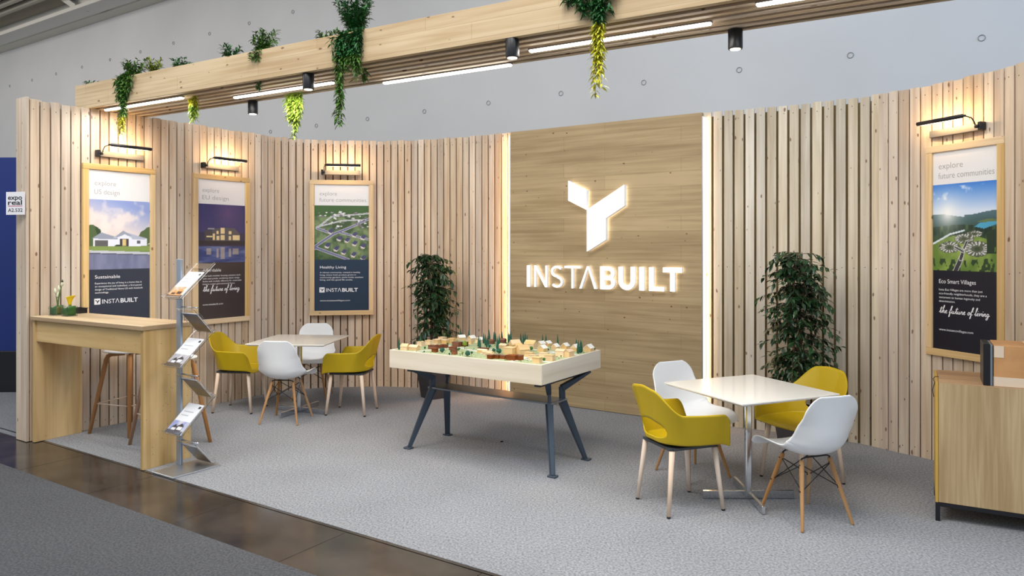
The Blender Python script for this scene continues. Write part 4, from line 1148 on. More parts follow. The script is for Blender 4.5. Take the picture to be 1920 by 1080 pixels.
# ------------------------------------------------------------------ white side chair with dowel legs
def smooth_pts(P, k=8):
    P = [Vector(p) for p in P]; out = []
    for i in range(len(P) - 1):
        p0 = P[max(i - 1, 0)]; p1 = P[i]; p2 = P[i + 1]; p3 = P[min(i + 2, len(P) - 1)]
        for j in range(k):
            t_ = j / k
            out.append(.5 * ((2 * p1) + (p2 - p0) * t_ + (2 * p0 - 5 * p1 + 4 * p2 - p3) * t_ ** 2 + (3 * p1 - p0 - 3 * p2 + p3) * t_ ** 3))
    out.append(P[-1]); return out
def white_chair(loc, rz, label):
    t = thing('shell_chair', label, 'chair', loc, rz, 'white shell chairs with wooden dowel legs')
    prof = smooth_pts([(.245, 0, .418), (.225, 0, .440), (.17, 0, .447), (.06, 0, .432), (-.06, 0, .423), (-.14, 0, .435), (-.195, 0, .475), (-.220, 0, .54), (-.233, 0, .63), (-.246, 0, .72), (-.262, 0, .812)], 6)
    n = len(prof) - 1
    wk = [(0, .205), (.1, .218), (.35, .232), (.5, .238), (.62, .232), (.75, .215), (.88, .195), (1, .178)]
    def w(v):
        for (a, x), (b_, y) in zip(wk, wk[1:]):
            if v <= b_: break
        f = (v - a) / (b_ - a); f = f * f * (3 - 2 * f); base = x + (y - x) * f
        e = 1
        if v > .88: e = 1 - ((v - .88) / .12) ** 2.6 * .40
        if v < .07: e = 1 - ((.07 - v) / .07) ** 2.4 * .22
        return base * e
    def fn(u, v):
        s = v * n; i = min(int(s), n - 1); p = prof[i].lerp(prof[i + 1], s - i)
        d = (prof[min(i + 1, n)] - prof[i]).normalized(); nn = Vector((d.z, 0, -d.x))
        q = 2 * u - 1; q = math.sin(q * PI / 2) * .35 + q * .65
        cu = .010 + .045 * math.exp(-((v - .30) / .2) ** 2) + .085 * math.exp(-((v - .62) / .20) ** 2) 
        if v < .12: cu *= v / .12
        if v > .8: cu *= max(0, (1 - v) / .2) ** .7
        return p + Vector((0, q * w(v), 0)) + nn * cu * abs(q) ** 2.4
    mb = MB(); mb.grid(fn, 28, 60); mb.build('seat_shell', M_WHITE, t, solid=.007)
    tops = {}; feet = {}
    for sx in (1, -1):
        for sy in (1, -1):
            a = Vector((sx * .085 - .01, sy * .105, .395)); f = Vector((sx * .195 - .005, sy * .19, 0))
            tops[sx, sy] = a; feet[sx, sy] = f
            mb = MB()
            mb.tube([f, f.lerp(a, .02), f.lerp(a, .5), f.lerp(a, .96), a], [.0085, .0095, .0125, .0145, .012], seg=14); lg = mb.build('leg', M_OAKLEG, t)
            mb = MB()
            for fr in (.56, .93):
                p = f.lerp(a, fr); mb.tube([p + Vector((0, -.016, 0)), p + Vector((0, .016, 0))], .0045, seg=8)
            mb.build('bolt', M_BLACK, lg)
    mb = MB()
    for sx in (1, -1):
        lo, hi = .56, .93
        P = lambda x, y, f: feet[x, y].lerp(tops[x, y], f)
        mb.tube([P(sx, 1, lo), P(sx, -1, hi)], .0033, seg=6); mb.tube([P(sx, -1, lo), P(sx, 1, hi)], .0033, seg=6)
        mb.tube([P(1, sx, lo), P(-1, sx, hi)], .0033, seg=6); mb.tube([P(-1, sx, lo), P(1, sx, hi)], .0033, seg=6)
    mb.build('wire_brace', M_BLACK, t)
    for sx in (1, -1):
        mb = MB()
        mb.tube([tops[sx, 1] + Vector((0, 0, -.02)), tops[sx, 1] + Vector((0, .0, .008)), Vector((sx * .09 - .01, .08, .412)), Vector((sx * .09 - .01, -.08, .412)), tops[sx, -1] + Vector((0, 0, .008)), tops[sx, -1] + Vector((0, 0, -.02))], .0055, seg=8)
        mb.build('mount_bracket', M_BLACK, t)
    return t
wc = white_chair((1.845, 4.638, 0), math.radians(109), 'white shell chair at the right table, its rounded back towards the camera')
dup(wc, (1.356, 5.519, 0), math.radians(-64), 'white shell chair behind the right table, beside the lit sign panel')
dup(wc, (-2.217, 7.24, 0), math.radians(84), 'white shell chair in front of the left table, seen from behind')
dup(wc, (-2.27, 8.37, 0), math.radians(-86), 'white shell chair behind the left table, facing the camera')

# ------------------------------------------------------------------ mustard armchair
def yellow_chair(loc, rz, label):
    t = thing('armchair', label, 'armchair', loc, rz, 'mustard yellow plastic armchairs')
    # footprint of the rim from the front right arm, round the back, to the front left arm; s in 0..1
    def rim(s, top):
        """returns x, y of the wall; top 0 = seat level, 1 = upper edge"""
        q = 2 * s - 1; sg = 1 if q >= 0 else -1; a = abs(q)
        hw = .222 + .050 * top; back = -.205 - .055 * top - .02 * top * top; r = .15
        front = .235 - .035 * top
        Ls = front - (back + r); Lc = PI / 2 * r; Lb = hw - r
        d = (1 - a) * (Ls + Lc + Lb)
        if d < Ls: x, y = front - d, hw
        elif d < Ls + Lc:
            th = (d - Ls) / r; x, y = back + r - r * math.sin(th), hw - r + r * math.cos(th)
        else: x, y = back, Lb - (d - Ls - Lc)
        tap = .03 * max(0, (-x) / .2)
        return x, sg * max(0, y) * 1.0 - sg * tap * (1 if y > 0 else 0) * min(1, abs(y) / .1)
    def arm_h(s):
        q = abs(2 * s - 1)                           # 1 at arm front, 0 at middle of the back
        if q > .52: h = .648 - .010 * (q - .52) / .48
        elif q > .22: f = (.52 - q) / .30; f = f * f * (3 - 2 * f); h = .648 + .150 * f
        else: h = .798 + .012 * (1 - (q / .22) ** 2)
        if q > .93: h -= ((q - .93) / .07) ** 2 * .045
        return h
    def base_z(s):
        q = abs(2 * s - 1); return .441 + .014 * (1 - q) ** 1
    NS = 120
    ss = [i / NS for i in range(NS + 1)]
    def hole(s):
        q = (2 * s - 1) / .30
        if abs(q) >= 1: return 0
        return (1 - abs(q) ** 3.2) ** (1 / 2.2)
    mb = MB(); rows = []
    NSE, NL, NUq = 8, 6, 12
    def wallp(s, f):
        """f 0..1 from seat rim to upper edge"""
        x, y = rim(s, f); bz = base_z(s) - (max(0, x - .15) / .085) ** 2 * .018; z = bz + (arm_h(s) - bz) * f
        q = abs(2 * s - 1)
        if q > .80: x += (q - .80) / .20 * (-.035 * (1 - f) * 0 + .0)
        return Vector((x, y, z))
    bands = []
    mid = .235
    for j in range(NSE + 1):                          # seat from the middle line to the rim
        k = j / NSE
        row = []
        for s in ss:
            x, y = rim(s, 0)
            cx = max(-.10, min(.235, x)); 
            px_, py_ = cx + (x - cx) * k, y * k
            z = .438 + (base_z(s) - .438) * k ** 3 - .006 * (1 - k) + .02 * k ** 4 * 0
            if px_ > .15: z -= ((px_ - .15) / .085) ** 2 * .018
            row.append(Vector((px_, py_, z)))
        rows.append(row)
    def add(r0, r1):
        n0 = len(mb.v); mb.v += r0 + r1
        for i in range(NS):
            mb.face([n0 + i, n0 + i + 1, n0 + NS + 2 + i, n0 + NS + 1 + i], None, .5, 0, True)
    for a, b_ in zip(rows, rows[1:]): add(a, b_)
    lo = [[wallp(s, (mid - .17 * hole(s)) * j / NL) for s in ss] for j in range(NL + 1)]
    hi = [[wallp(s, (mid + .15 * hole(s)) + (1 - mid - .15 * hole(s)) * j / NUq) for s in ss] for j in range(NUq + 1)]
    for a, b_ in zip(lo, lo[1:]): add(a, b_)
    for a, b_ in zip(hi, hi[1:]): add(a, b_)
    mb.build('seat_shell', M_YEL, t, solid=.008, weld=True)
    mb = MB()
    for sx in (1, -1): mb.bar((sx * .155, -.165, .418), (sx * .155, .165, .418), .045, .018)
    for sy in (1, -1): mb.bar((-.155, sy * .155, .418), (.155, sy * .155, .418), .035, .016)
    mb.box((0, 0, .416), (.32, .32, .012))
    mb.build('under_frame', M_FRAMEDK, t)
    for sx in (1, -1):
        for sy in (1, -1):
            a = Vector((sx * .160, sy * .160, .408)); f = Vector((sx * .205, sy * .192, 0))
            mb = MB(); mb.tube([f.lerp(a, .03), f.lerp(a, .5), a], [.0125, .0155, .0185], seg=16); lg = mb.build('leg', M_PALELEG, t)
            mb = MB(); mb.tube([f, f.lerp(a, .03)], .012, seg=14); mb.build('foot_glide', M_BLACKP, lg)
    return t
yc = yellow_chair((1.107, 4.867, 0), math.radians(20.5), 'mustard armchair at the left of the right table, nearest the camera')
dup(yc, (2.117, 5.376, 0), math.radians(204), 'mustard armchair behind the right table, in front of the potted fig')
dup(yc, (-2.85, 7.72, 0), math.radians(-5), 'mustard armchair left of the left table, beside the brochure stand')
dup(yc, (-1.656, 7.61, 0), math.radians(172), 'mustard armchair right of the left table, nearest the model table')

# ------------------------------------------------------------------ model table
CT = Vector((-.141, 6.057, 0))
t = thing('display_trestle', 'blue grey steel table frame with splayed legs carrying the village model', 'table frame', CT, ANG_U)
for sa in (1, -1):
    for sb in (1, -1):
        mb = MB()
        F_ = Vector((sa * .70, sb * .26, 0)); J = Vector((sa * .58, sb * .10, .50)); K = Vector((sa * .575, sb * .10, .60)); T_ = Vector((sa * .70, sb * .33, .700))
        out = (F_ - J); out.z = 0; out.normalize()
        mb.bar(F_ + Vector((0, 0, .012)), J, .026, .030, up=out, w1=.040, h1=.052)
        mb.bar(J, K, .022, .045, up=out)
        mb.bar(K - Vector((0, 0, .012)), T_, .036, .048, w1=.045, h1=.016)
        mb.bar(F_ + Vector((0, 0, .013)) + out * -.012, J + out * -.035, .044, .005, up=out, w1=.062, h1=.006)
        lg = mb.build('leg', M_STEEL, t)
        mb = MB(); mb.box(F_ + out * .008 + Vector((0, 0, .007)), (.07, .055, .014), bev=.003); mb.build('foot_plate', M_STEEL, lg)
mb = MB()
for sb in (1, -1): mb.box((0, sb * .17, .690), (1.30, .05, .04), bev=.002)
for sa in (1, -1): mb.box((sa * .62, 0, .690), (.05, .70, .04), bev=.002)
mb.build('top_frame', M_FRAMEDK, t)
mb = MB(); mb.box((0, 0, .502), (1.24, .235, .014), bev=.003); mb.build('shelf', M_SHELF, t)
mb = MB(); mb.tube([(.60, -.11, .50), (.60, .11, .50)], .010, seg=8); mb.tube([(-.60, -.11, .50), (-.60, .11, .50)], .010, seg=8); mb.build('cross_rod', M_STEEL, t)

am = thing('village_model', 'architectural village model in a pale wooden tray on the steel frame', 'architectural model', CT + Vector((0, 0, .712)), ANG_U)
TW, TD, TH = 1.462, .940, .146
mb = MB()
for sb in (1, -1): mb.box((0, sb * (TD / 2 - .011), TH / 2), (TW, .022, TH), grain=0, bev=.001)
for sa in (1, -1): mb.box((sa * (TW / 2 - .011), 0, TH / 2), (.022, TD - .044, TH), grain=1, bev=.001)
mb.box((0, 0, .01), (TW - .05, TD - .05, .018), grain=0)
mb.build('tray', M_TRAY, am)
mb = MB(); mb.box((0, 0, TH - .0085), (TW - .046, TD - .046, .012)); mb.build('lawn', plain('model_lawn', rgb(166, 178, 136), .9, noise=.2, nscale=26, bump=.6, bscale=300), am)
def on_tray(cx, cy, dz=.006):                        # pixel of the close-up (4.683x, origin 720,610) -> local a, b on the lawn
    p = floor_at(720 + cx / 4.683, 610 + cy / 4.683, .712 + TH - .006 + dz) - CT
    return Vector((p.dot(U), p.dot(V), 0))
M_ROAD = plain('model_road', rgb(214, 212, 202), .8)
mb = MB()
def road(pts, w):
    pts = [Vector((max(-.70, min(.70, p.x)), max(-.44, min(.44, p.y)), 0)) for p in pts]
    for a, b_ in zip(pts, pts[1:]):
        d = (b_ - a); 
        if d.length < 1e-4: continue
        mb.box((a + b_) / 2 + Vector((0, 0, TH - .002 + R.uniform(0, .0006))), (d.length + w * .6, w, .002), Matrix.Rotation(math.atan2(d.y, d.x), 3, 'Z'))
road([Vector((-.70, .02, 0)), Vector((-.35, -.05, 0)), Vector((-.05, -.15, 0)), Vector((.10, -.26, 0)), Vector((.70, -.30, 0))], .035)
road([Vector((-.05, -.15, 0)), Vector((-.02, .15, 0)), Vector((.05, .44, 0))], .045)
road([Vector((-.35, -.05, 0)), Vector((-.5, -.44, 0))], .028)
road([Vector((.45, -.44, 0)), Vector((.42, -.1, 0)), Vector((.5, .2, 0)), Vector((.48, .44, 0))], .04)
road([Vector((-.02, .15, 0)), Vector((.3, .2, 0)), Vector((.7, .14, 0))], .03)
mb.build('road', M_ROAD, am)
mb = MB()
mb.grid(lambda u, v: (.12 + .13 * v * math.cos(u * 2 * PI) , .30 + .07 * v * math.sin(u * 2 * PI) * (1 + .3 * math.cos(u * 6)), TH - .0012), 24, 2); mb.build('pond', plain('model_pond', rgb(96, 122, 130), .15), am)
M_MWHITE = plain('model_roof_white', rgb(240, 236, 226), .7)
Z0 = TH - .0025
def gable(mb, w, d, h, r, mi=0, roofmi=None):
    mb.box((0, 0, h / 2), (w, d, h), grain=0, mi=mi)
    k = len(mb.v); t_ = R.random()
    for x in (-w / 2, w / 2):
        mb.v += [Vector((x, -d / 2, h)), Vector((x, d / 2, h)), Vector((x, 0, h + r))]
    mb.face([k, k + 2, k + 1][::-1], [(0, 0), (.05, 0), (.02, .03)], t_, mi); mb.face([k + 3, k + 5, k + 4], [(0, 0), (.05, 0), (.02, .03)], t_, mi)
    mb.face([k, k + 3, k + 5, k + 2], None, t_, mi); mb.face([k + 1, k + 2, k + 5, k + 4], None, t_, mi)
    k2 = math.atan2(r, d / 2); L = math.hypot(r, d / 2) * 1.1
    return k2, L
def house(kind, cx, cy, w, d, h, r, rot=0.0):
    w *= 1.02; d *= 1.0; h *= 1.2; r *= 1.15
    p = on_tray(cx, cy); rot = math.radians(rot)
    mats = {'c': M_MINI, 'b': M_MINIB, 'w': M_MINI}[kind]
    mb = MB()
    if r: k2, L = gable(mb, w, d, h, r)
    else: mb.box((0, 0, h / 2), (w, d, h), grain=0)
    o = mb.build('model_house', mats, am, (p.x, p.y, Z0), rot)
    mb = MB()
    if r:
        for sg in (1, -1):
            c = Vector((0, sg * d / 4 * 1.05, h + r / 2 * .98 + .0012))
            mb.box(c, (w + .006, L, .0025), Matrix.Rotation(-sg * k2, 3, 'X'), grain=0)
    else: mb.box((0, 0, h + .0015), (w + .004, d + .004, .003), grain=0)
    mb.build('roof', {'c': M_MINI, 'b': M_MINIB, 'w': M_MWHITE}[kind], o)
HS = [('c', 185, 212, .06, .05, .024, .018, 8), ('c', 265, 215, .085, .05, .022, .014, 0),
      ('c', 325, 178, .05, .05, .03, 0, 0), ('c', 398, 168, .055, .05, .03, 0, 0), ('c', 466, 158, .055, .05, .03, 0, 0), ('c', 512, 140, .055, .05, .032, 0, 0), ('c', 600, 150, .06, .05, .032, 0, 0), ('c', 540, 158, .055, .045, .026, 0, 0),
      ('b', 425, 205, .06, .04, .024, 0, 5), ('b', 478, 198, .055, .04, .02, 0, 0), ('b', 530, 193, .055, .04, .02, 0, -8), ('b', 447, 232, .042, .035, .024, 0, 0), ('b', 606, 214, .055, .04, .02, 0, 0), ('b', 618, 252, .036, .035, .026, 0, 0), ('b', 640, 182, .065, .05, .03, 0, 0), ('b', 705, 180, .05, .05, .028, 0, 0),
      ('w', 680, 128, .06, .05, .022, .018, 60), ('w', 770, 135, .06, .05, .022, .02, 80), ('w', 838, 150, .055, .05, .022, .018, 80), ('c', 752, 160, .06, .04, .024, 0, 0),
      ('b', 943, 160, .05, .04, .02, .012, 0), ('b', 1045, 150, .05, .04, .02, .012, 0), ('b', 872, 214, .09, .03, .014, 0, 0), ('c', 868, 240, .085, .035, .018, .008, 0), ('c', 912, 256, .085, .035, .018, .008, 0), ('c', 930, 270, .07, .03, .02, 0, 0),
      ('c', 1050, 200, .065, .05, .022, .01, 0), ('c', 1108, 248, .085, .075, .042, 0, 0), ('c', 1150, 205, .08, .07, .034, .03, 60), ('c', 1218, 252, .085, .075, .034, .03, 60), ('c', 1290, 200, .09, .07, .034, .024, 0), ('c', 1180, 222, .06, .05, .03, .02, 60),
      ('b', 935, 290, .042, .035, .022, 0, 0), ('b', 992, 288, .042, .035, .022, 0, 0), ('b', 1048, 290, .045, .035, .020, 0, 0), ('b', 1125, 302, .075, .05, .030, 0, 0), ('b', 1180, 300, .06, .05, .028, 0, 0),
      ('c', 1275, 275, .06, .045, .028, 0, 0), ('c', 1312, 300, .06, .045, .030, 0, 0), ('c', 1345, 328, .06, .045, .034, 0, 0), ('c', 1405, 275, .07, .04, .026, 0, 0), ('c', 1455, 306, .07, .045, .034, 0, 0),
      ('w', 1392, 228, .065, .06, .024, .022, 90), ('w', 1380, 185, .06, .05, .022, .018, 80), ('w', 1505, 212, .06, .05, .022, .02, 90), ('w', 1592, 205, .06, .05, .022, .02, 90), ('w', 1680, 222, .06, .055, .024, .022, 90), ('w', 1800, 226, .07, .06, .024, .024, 90),
      ('c', 1555, 270, .07, .06, .036, .012, 0), ('c', 1620, 272, .075, .055, .034, .012, 90), ('w', 1440, 180, .05, .05, .02, .018, 80), ('b', 1300, 160, .06, .04, .02, 0, 0)]
for h in HS: house(*h)
M_CYP = plain('model_cypress', rgb(36, 86, 66), .85, noise=.3, nscale=90)
M_BUSH = plain('model_bush', rgb(62, 104, 44), .9, noise=.4, nscale=80)
M_BUSH2 = plain('model_bush_lime', rgb(112, 138, 40), .9, noise=.4, nscale=80)
M_TWIG = plain('model_trunk', rgb(90, 66, 44), .8)
TREES = [(830, 186), (842, 212), (875, 158), (902, 192), (915, 168), (945, 134), (980, 142), (1000, 205), (1015, 132), (1065, 142), (1125, 152), (1145, 142), (1225, 176), (1247, 152), (1320, 148), (1342, 148), (1435, 168), (1515, 160), (1610, 170), (1735, 236), (1770, 184), (722, 104), (650, 92), (220, 166), (132, 212), (1703, 246), (1722, 240), (1105, 172), (1012, 182), (770, 118), (995, 215), (890, 176)]
for i, (cx, cy) in enumerate(TREES):
    p = on_tray(cx, cy); p.x = max(-.69, min(.69, p.x)); p.y = max(-.43, min(.44, p.y))
    h = R.uniform(.080, .115); r_ = R.uniform(.008, .012)
    mb = MB(); lean = R.uniform(-.004, .004)
    mb.tube([(0, 0, 0), (0, 0, .006), (lean * .3, 0, h * .3), (lean * .6, 0, h * .65), (lean, 0, h)], [.002, r_ * .8, r_, r_ * .6, .001], seg=9, smooth=False)
    mb.build('model_cypress', M_CYP, am, (p.x, p.y, Z0))
def bush(mb, c, r_, seed):
    g = random.Random(seed)
    k = len(mb.v); n1, n2 = 9, 6
    for j in range(n2 + 1):
        for i in range(n1):
            th = PI * j / n2; ph = 2 * PI * i / n1; rr = r_ * g.uniform(.78, 1.12)
            mb.v.append(Vector(c) + Vector((rr * math.sin(th) * math.cos(ph), rr * math.sin(th) * math.sin(ph), rr * .9 * math.cos(th))))
    for j in range(n2):
        for i in range(n1):
            i2 = (i + 1) % n1
            mb.face([k + j * n1 + i, k + (j + 1) * n1 + i, k + (j + 1) * n1 + i2, k + j * n1 + i2], None, .5)
BUSH = [(510, 240, .020, 1), (710, 208, .022, 2), (735, 272, .022, 1), (655, 222, .013, 0), (1010, 250, .022, 1), (1292, 222, .017, 0), (1477, 208, .017, 1), (1040, 284, .013, 0), (1405, 312, .012, 0), (965, 236, .016, 1), (360, 206, .010, 0), (470, 185, .010, 0), (557, 172, .010, 0), (1200, 292, .010, 0), (1440, 222, .010, 1), (1690, 205, .016, 1), (1555, 284, .007, 2), (925, 196, .014, 1), (1205, 160, .013, 1), (590, 236, .010, 1), (1862, 214, .010, 1), (345, 238, .007, 1), (770, 250, .010, 1), (690, 262, .010, 2), (1380, 270, .011, 0), (560, 262, .009, 1)]
for i, (cx, cy, r_, kd) in enumerate(BUSH):
    p = on_tray(cx, cy); p.x = max(-.69, min(.69, p.x)); p.y = max(-.43, min(.44, p.y))
    hh = r_ * (2.2 if kd == 2 else 1.25)
    mb = MB(); bush(mb, (0, 0, hh), r_, i)
    o = mb.build('model_tree', [M_BUSH, M_CYP, M_BUSH2][kd if kd < 2 else 2], am, (p.x, p.y, Z0))
    mb = MB(); mb.tube([(0, 0, 0), (0, 0, hh)], .0018, seg=6); mb.build('trunk', M_TWIG, o)
mb = MB()
for i in range(260):
    a, b_ = R.uniform(-.69, .69), R.uniform(-.44, .44)
    s_ = R.uniform(.002, .006)
    k = len(mb.v)
    mb.v += [Vector((a - s_, b_ - s_, Z0)), Vector((a + s_, b_ - s_, Z0)), Vector((a, b_ + s_, Z0)), Vector((a, b_, Z0 + s_ * 1.4))]
    mb.face([k, k + 1, k + 3]); mb.face([k + 1, k + 2, k + 3]); mb.face([k + 2, k, k + 3])
mb.build('ground_tufts', M_BUSH, am, stuff=True)

# ------------------------------------------------------------------ potted figs
def leafy(mb, p, d, L, w, g, mi=0):
    """one folded pointed leaf starting at p along d"""
    d = d.normalized(); side = d.cross(Vector((g.uniform(-.3, .3), g.uniform(-.3, .3), 1))).normalized(); up = side.cross(d)
    k = len(mb.v)
    tip = p + d * L - Vector((0, 0, L * .18))
    m1 = p + d * L * .35; m2 = p + d * L * .7 - Vector((0, 0, L * .05))
    mb.v += [p, m1 + side * w / 2 + up * w * .15, m2 + side * w * .38 + up * w * .1, tip, m2 - side * w * .38 + up * w * .1, m1 - side * w / 2 + up * w * .15, m1, m2]
    for f in ((0, 6, 1), (1, 6, 7, 2), (2, 7, 3), (3, 7, 4), (4, 7, 6, 5), (5, 6, 0)): mb.face([k + i for i in f], None, g.random(), mi)
def leaf_mat(name, c0, c1, rough=.35):
    m, nt, b = new_mat(name)
    a = N(nt, 'ShaderNodeAttribute'); a.attribute_name = 'tint'
    r = N(nt, 'ShaderNodeValToRGB'); r.color_ramp.elements[0].color = c0; r.color_ramp.elements[1].color = c1
    nt.links.new(a.outputs['Fac'], r.inputs['Fac']); nt.links.new(r.outputs['Color'], b.inputs['Base Color'])
    b.inputs['Roughness'].default_value = rough
    return m
M_FIG = leaf_mat('fig_leaf', rgb(16, 40, 26), rgb(46, 80, 42), .3)
M_BARK = plain('fig_bark', rgb(92, 76, 60), .8, noise=.2, nscale=40)
M_POT = plain('dark_pot', rgb(48, 48, 54), .6, bump=.8, bscale=140)
def fig(loc, rz, label, H, seed, width):
    g = random.Random(seed)
    t = thing('potted_fig', label, 'potted plant', loc, rz)
    mb = MB()
    k = len(mb.v)
    ph = .34
    for z, s_ in ((0, .105), (.004, .108), (ph - .01, .145), (ph, .147), (ph, .132), (ph - .05, .128)):
        for a, b_ in ((-1, -1), (1, -1), (1, 1), (-1, 1)): mb.v.append(Vector((a * s_, b_ * s_, z)))
    mb.face([k + 3, k + 2, k + 1, k])
    for j in range(5):
        for i in range(4):
            i2 = (i + 1) % 4; mb.face([k + j * 4 + i, k + j * 4 + i2, k + j * 4 + 4 + i2, k + j * 4 + 4 + i])
    mb.build('pot', M_POT, t)
    mb = MB(); mb.box((0, 0, ph - .04), (.25, .25, .02)); mb.build('soil', plain('soil', rgb(48, 36, 28), .95, noise=.4, nscale=90), t)
    mb = MB(); fol = MB()
    stems = []
    for k in range(4):
        a = k * 2.4; pts = []
        for j in range(9):
            f = j / 8; z = ph - .03 + f * (H - ph - .05)
            rr = .02 + .05 * f + .012 * math.sin(f * 9 + k)
            pts.append(Vector((rr * math.cos(a + f * 1.6), rr * math.sin(a + f * 1.6), z)))
        mb.tube(pts, [.011 - .008 * j / 8 for j in range(9)], seg=7); stems.append(pts)
    for i in range(190):
        st = stems[i % 4]; f = g.uniform(.10, 1) ** .9; s_ = f * 8; j = min(int(s_), 7); p = st[j].lerp(st[j + 1], s_ - j)
        z = p.z / H
        ext = width * (.62 + .38 * math.sin(min(1, max(0, (z - .2) / .8)) * PI * .9 + .25)) * g.uniform(.45, 1.2)
        if z > .92: ext *= .72
        a = g.uniform(0, 2 * PI); out = Vector((math.cos(a), math.sin(a), 0))
        L = ext; lift = g.uniform(.05, .35) if z < .8 else g.uniform(.3, .9)
        pts = []
        for j in range(6):
            q = j / 5
            pts.append(p + out * L * q + Vector((0, 0, L * (lift * q - (lift + .30) * q * q * .8))))
        mb.tube(pts, [.0035, .003, .0025, .002, .0015, .001], seg=4, cap=False)
        nl = 10
        for j in range(nl):
            q = .22 + .78 * j / (nl - 1); s2 = q * 5; jj = min(int(s2), 4); pp = pts[jj].lerp(pts[jj + 1], s2 - jj)
            sd = out.cross(Vector((0, 0, 1))) * (1 if j % 2 else -1)
            dd = out * g.uniform(.2, .8) + sd * g.uniform(.3, 1) + Vector((0, 0, g.uniform(-1.1, .15)))
            leafy(fol, pp, dd, g.uniform(.055, .086), g.uniform(.026, .038), g)
    mb.build('trunk', M_BARK, t)
    fol.build('foliage', M_FIG, t)
    return t
fig((-.885, 8.34, 0), .6, 'tall potted weeping fig in the corner behind the model table', 1.70, 4, .27)
fig((2.44, 6.30, 0), .35, 'tall potted weeping fig beside the right wall behind a mustard armchair', 1.74, 9, .29)

# ------------------------------------------------------------------ greenery on the beam
M_GREEN = leaf_mat('trailing_leaf', rgb(34, 78, 30), rgb(96, 138, 52), .45)
M_DKGREEN = leaf_mat('trailing_leaf_dark', rgb(22, 74, 40), rgb(58, 120, 58), .45)
M_LITLIME = leaf_mat('trailing_leaf_lit_lime', rgb(120, 160, 46), rgb(196, 214, 92), .45)  # lamp light under the beam painted into the leaf colour
M_LITYGREEN = leaf_mat('trailing_leaf_lit_yellow', rgb(150, 160, 30), rgb(226, 214, 60), .45)  # yellow lamp light painted into the leaves hanging below the beam
M_TWIGG = plain('green_twig', rgb(74, 92, 44), .7)
def sprig(tw, fol, pts, g, ll, lw, dens, mi=0):
    tw.tube(pts, .0014, seg=4, cap=False)
    for a, b_ in zip(pts, pts[1:]):
        d = (b_ - a); n = max(1, int(d.length * dens))
        for k in range(n):
            p = a.lerp(b_, (k + g.random()) / n)
            v = Vector((g.gauss(0, 1), g.gauss(0, 1), g.gauss(0, 1))); v = (v - d.normalized() * v.dot(d.normalized())).normalized()
            leafy(fol, p, v + d.normalized() * g.uniform(.3, 1.0), ll * g.uniform(.7, 1.2), lw, g, mi)
def clump(s, b_, z, label, mat, up, trails, seed, spread=.12, n_up=10, ll=.046, lw=.014, mats2=None, zsplit=None):
    """up = height of the upright sprigs; trails = list of (ds, db, length, count)"""
    g = random.Random(seed)
    t = thing('trailing_plant', label, 'trailing plant', UB * s + VB * b_ + Vector((0, 0, z)), ANG_B, None)
    tw, fol = MB(), MB()
    for i in range(n_up):
        a = g.uniform(0, 2 * PI); r_ = spread * g.uniform(.3, 1)
        h = up * g.uniform(.5, 1)
        pts = [Vector((0, 0, -.02)) + Vector((math.cos(a) * r_ * .2, math.sin(a) * r_ * .1, 0))]
        for j in range(1, 5):
            q = j / 4; pts.append(Vector((math.cos(a) * r_ * q, math.sin(a) * min(r_, .06) * q, -.02 + (h + .02) * (q ** .8) - .02 * q * q)))
        sprig(tw, fol, pts, g, ll, lw, 150)
    for (ds, db, L, c, wd) in trails:
        for i in range(c):
            x0 = ds + g.uniform(-wd, wd); l_ = L * g.uniform(.6, 1.0); pts = [Vector((x0 * .5, .02, .0)), Vector((x0 * .9, db * .55, .035 if up else 0)), Vector((x0, db, -.01))]
            n = 6; x = x0
            for j in range(1, n + 1):
                x = x0 * (1 - .35 * j / n) + ds * .35 * j / n + g.uniform(-.012, .012)
                pts.append(Vector((x, db + g.uniform(-.015, .012), -.01 - l_ * j / n)))
            k0 = len(fol.f)
            sprig(tw, fol, pts, g, ll, lw, 130)
            if mats2:
                for q in range(k0, len(fol.f)):
                    if fol.v[fol.f[q][0]].z < zsplit: fol.mi[q] = 1
    tw.build('stem', M_TWIGG, t)
    fol.build('foliage', [mat] + ([mats2] if mats2 else []), t)
    return t
TOPZ = 3.215
clump(on_beam(160), 4.00, TOPZ, 'tiny green tuft at the left end of the planter beam', M_DKGREEN, .07, [], 1, .08, 9)
clump(on_beam(240), 3.99, TOPZ, 'green plant trailing over the left end of the beam with tips coloured yellow as if lit', M_GREEN, .20, [(-.02, -.085, .20, 18, .13), (-.03, -.095, .52, 7, .025)], 2, .18, 26, mats2=M_LITYGREEN, zsplit=-.36)
clump(on_beam(275), 4.00, TOPZ, 'small yellow green tuft close to the leftmost trailing plant', leaf_mat('tuft_leaf', rgb(60, 96, 30), rgb(168, 176, 50), .45), .17, [], 3, .11, 16)
clump(on_beam(326), 4.02, TOPZ, 'small dark green tuft on the beam, third from the left end', M_DKGREEN, .14, [], 4, .14, 15)
clump(on_beam(420), 4.00, TOPZ, 'small green tuft on the beam between two planted groups', M_DKGREEN, .15, [], 5, .11, 13)
clump(on_beam(482), 3.99, TOPZ, 'mid sized bushy green plant left of the largest one on the beam', M_GREEN, .20, [(0, -.07, .05, 5, .08)], 6, .17, 24)
clump(on_beam(597), 3.99, TOPZ, 'thin light green sprig leaning left of the largest beam plant', M_GREEN, .12, [], 7, .16, 8)
clump(on_beam(655), 4.0, TOPZ - .02, 'largest trailing plant, bushy dark green, hanging below the beam', M_DKGREEN, .34, [(-.02, -.10, .24, 20, .15), (-.05, -.11, .62, 7, .028), (.09, -.10, .32, 7, .045)], 8, .20, 44, mats2=M_GREEN, zsplit=-.15)
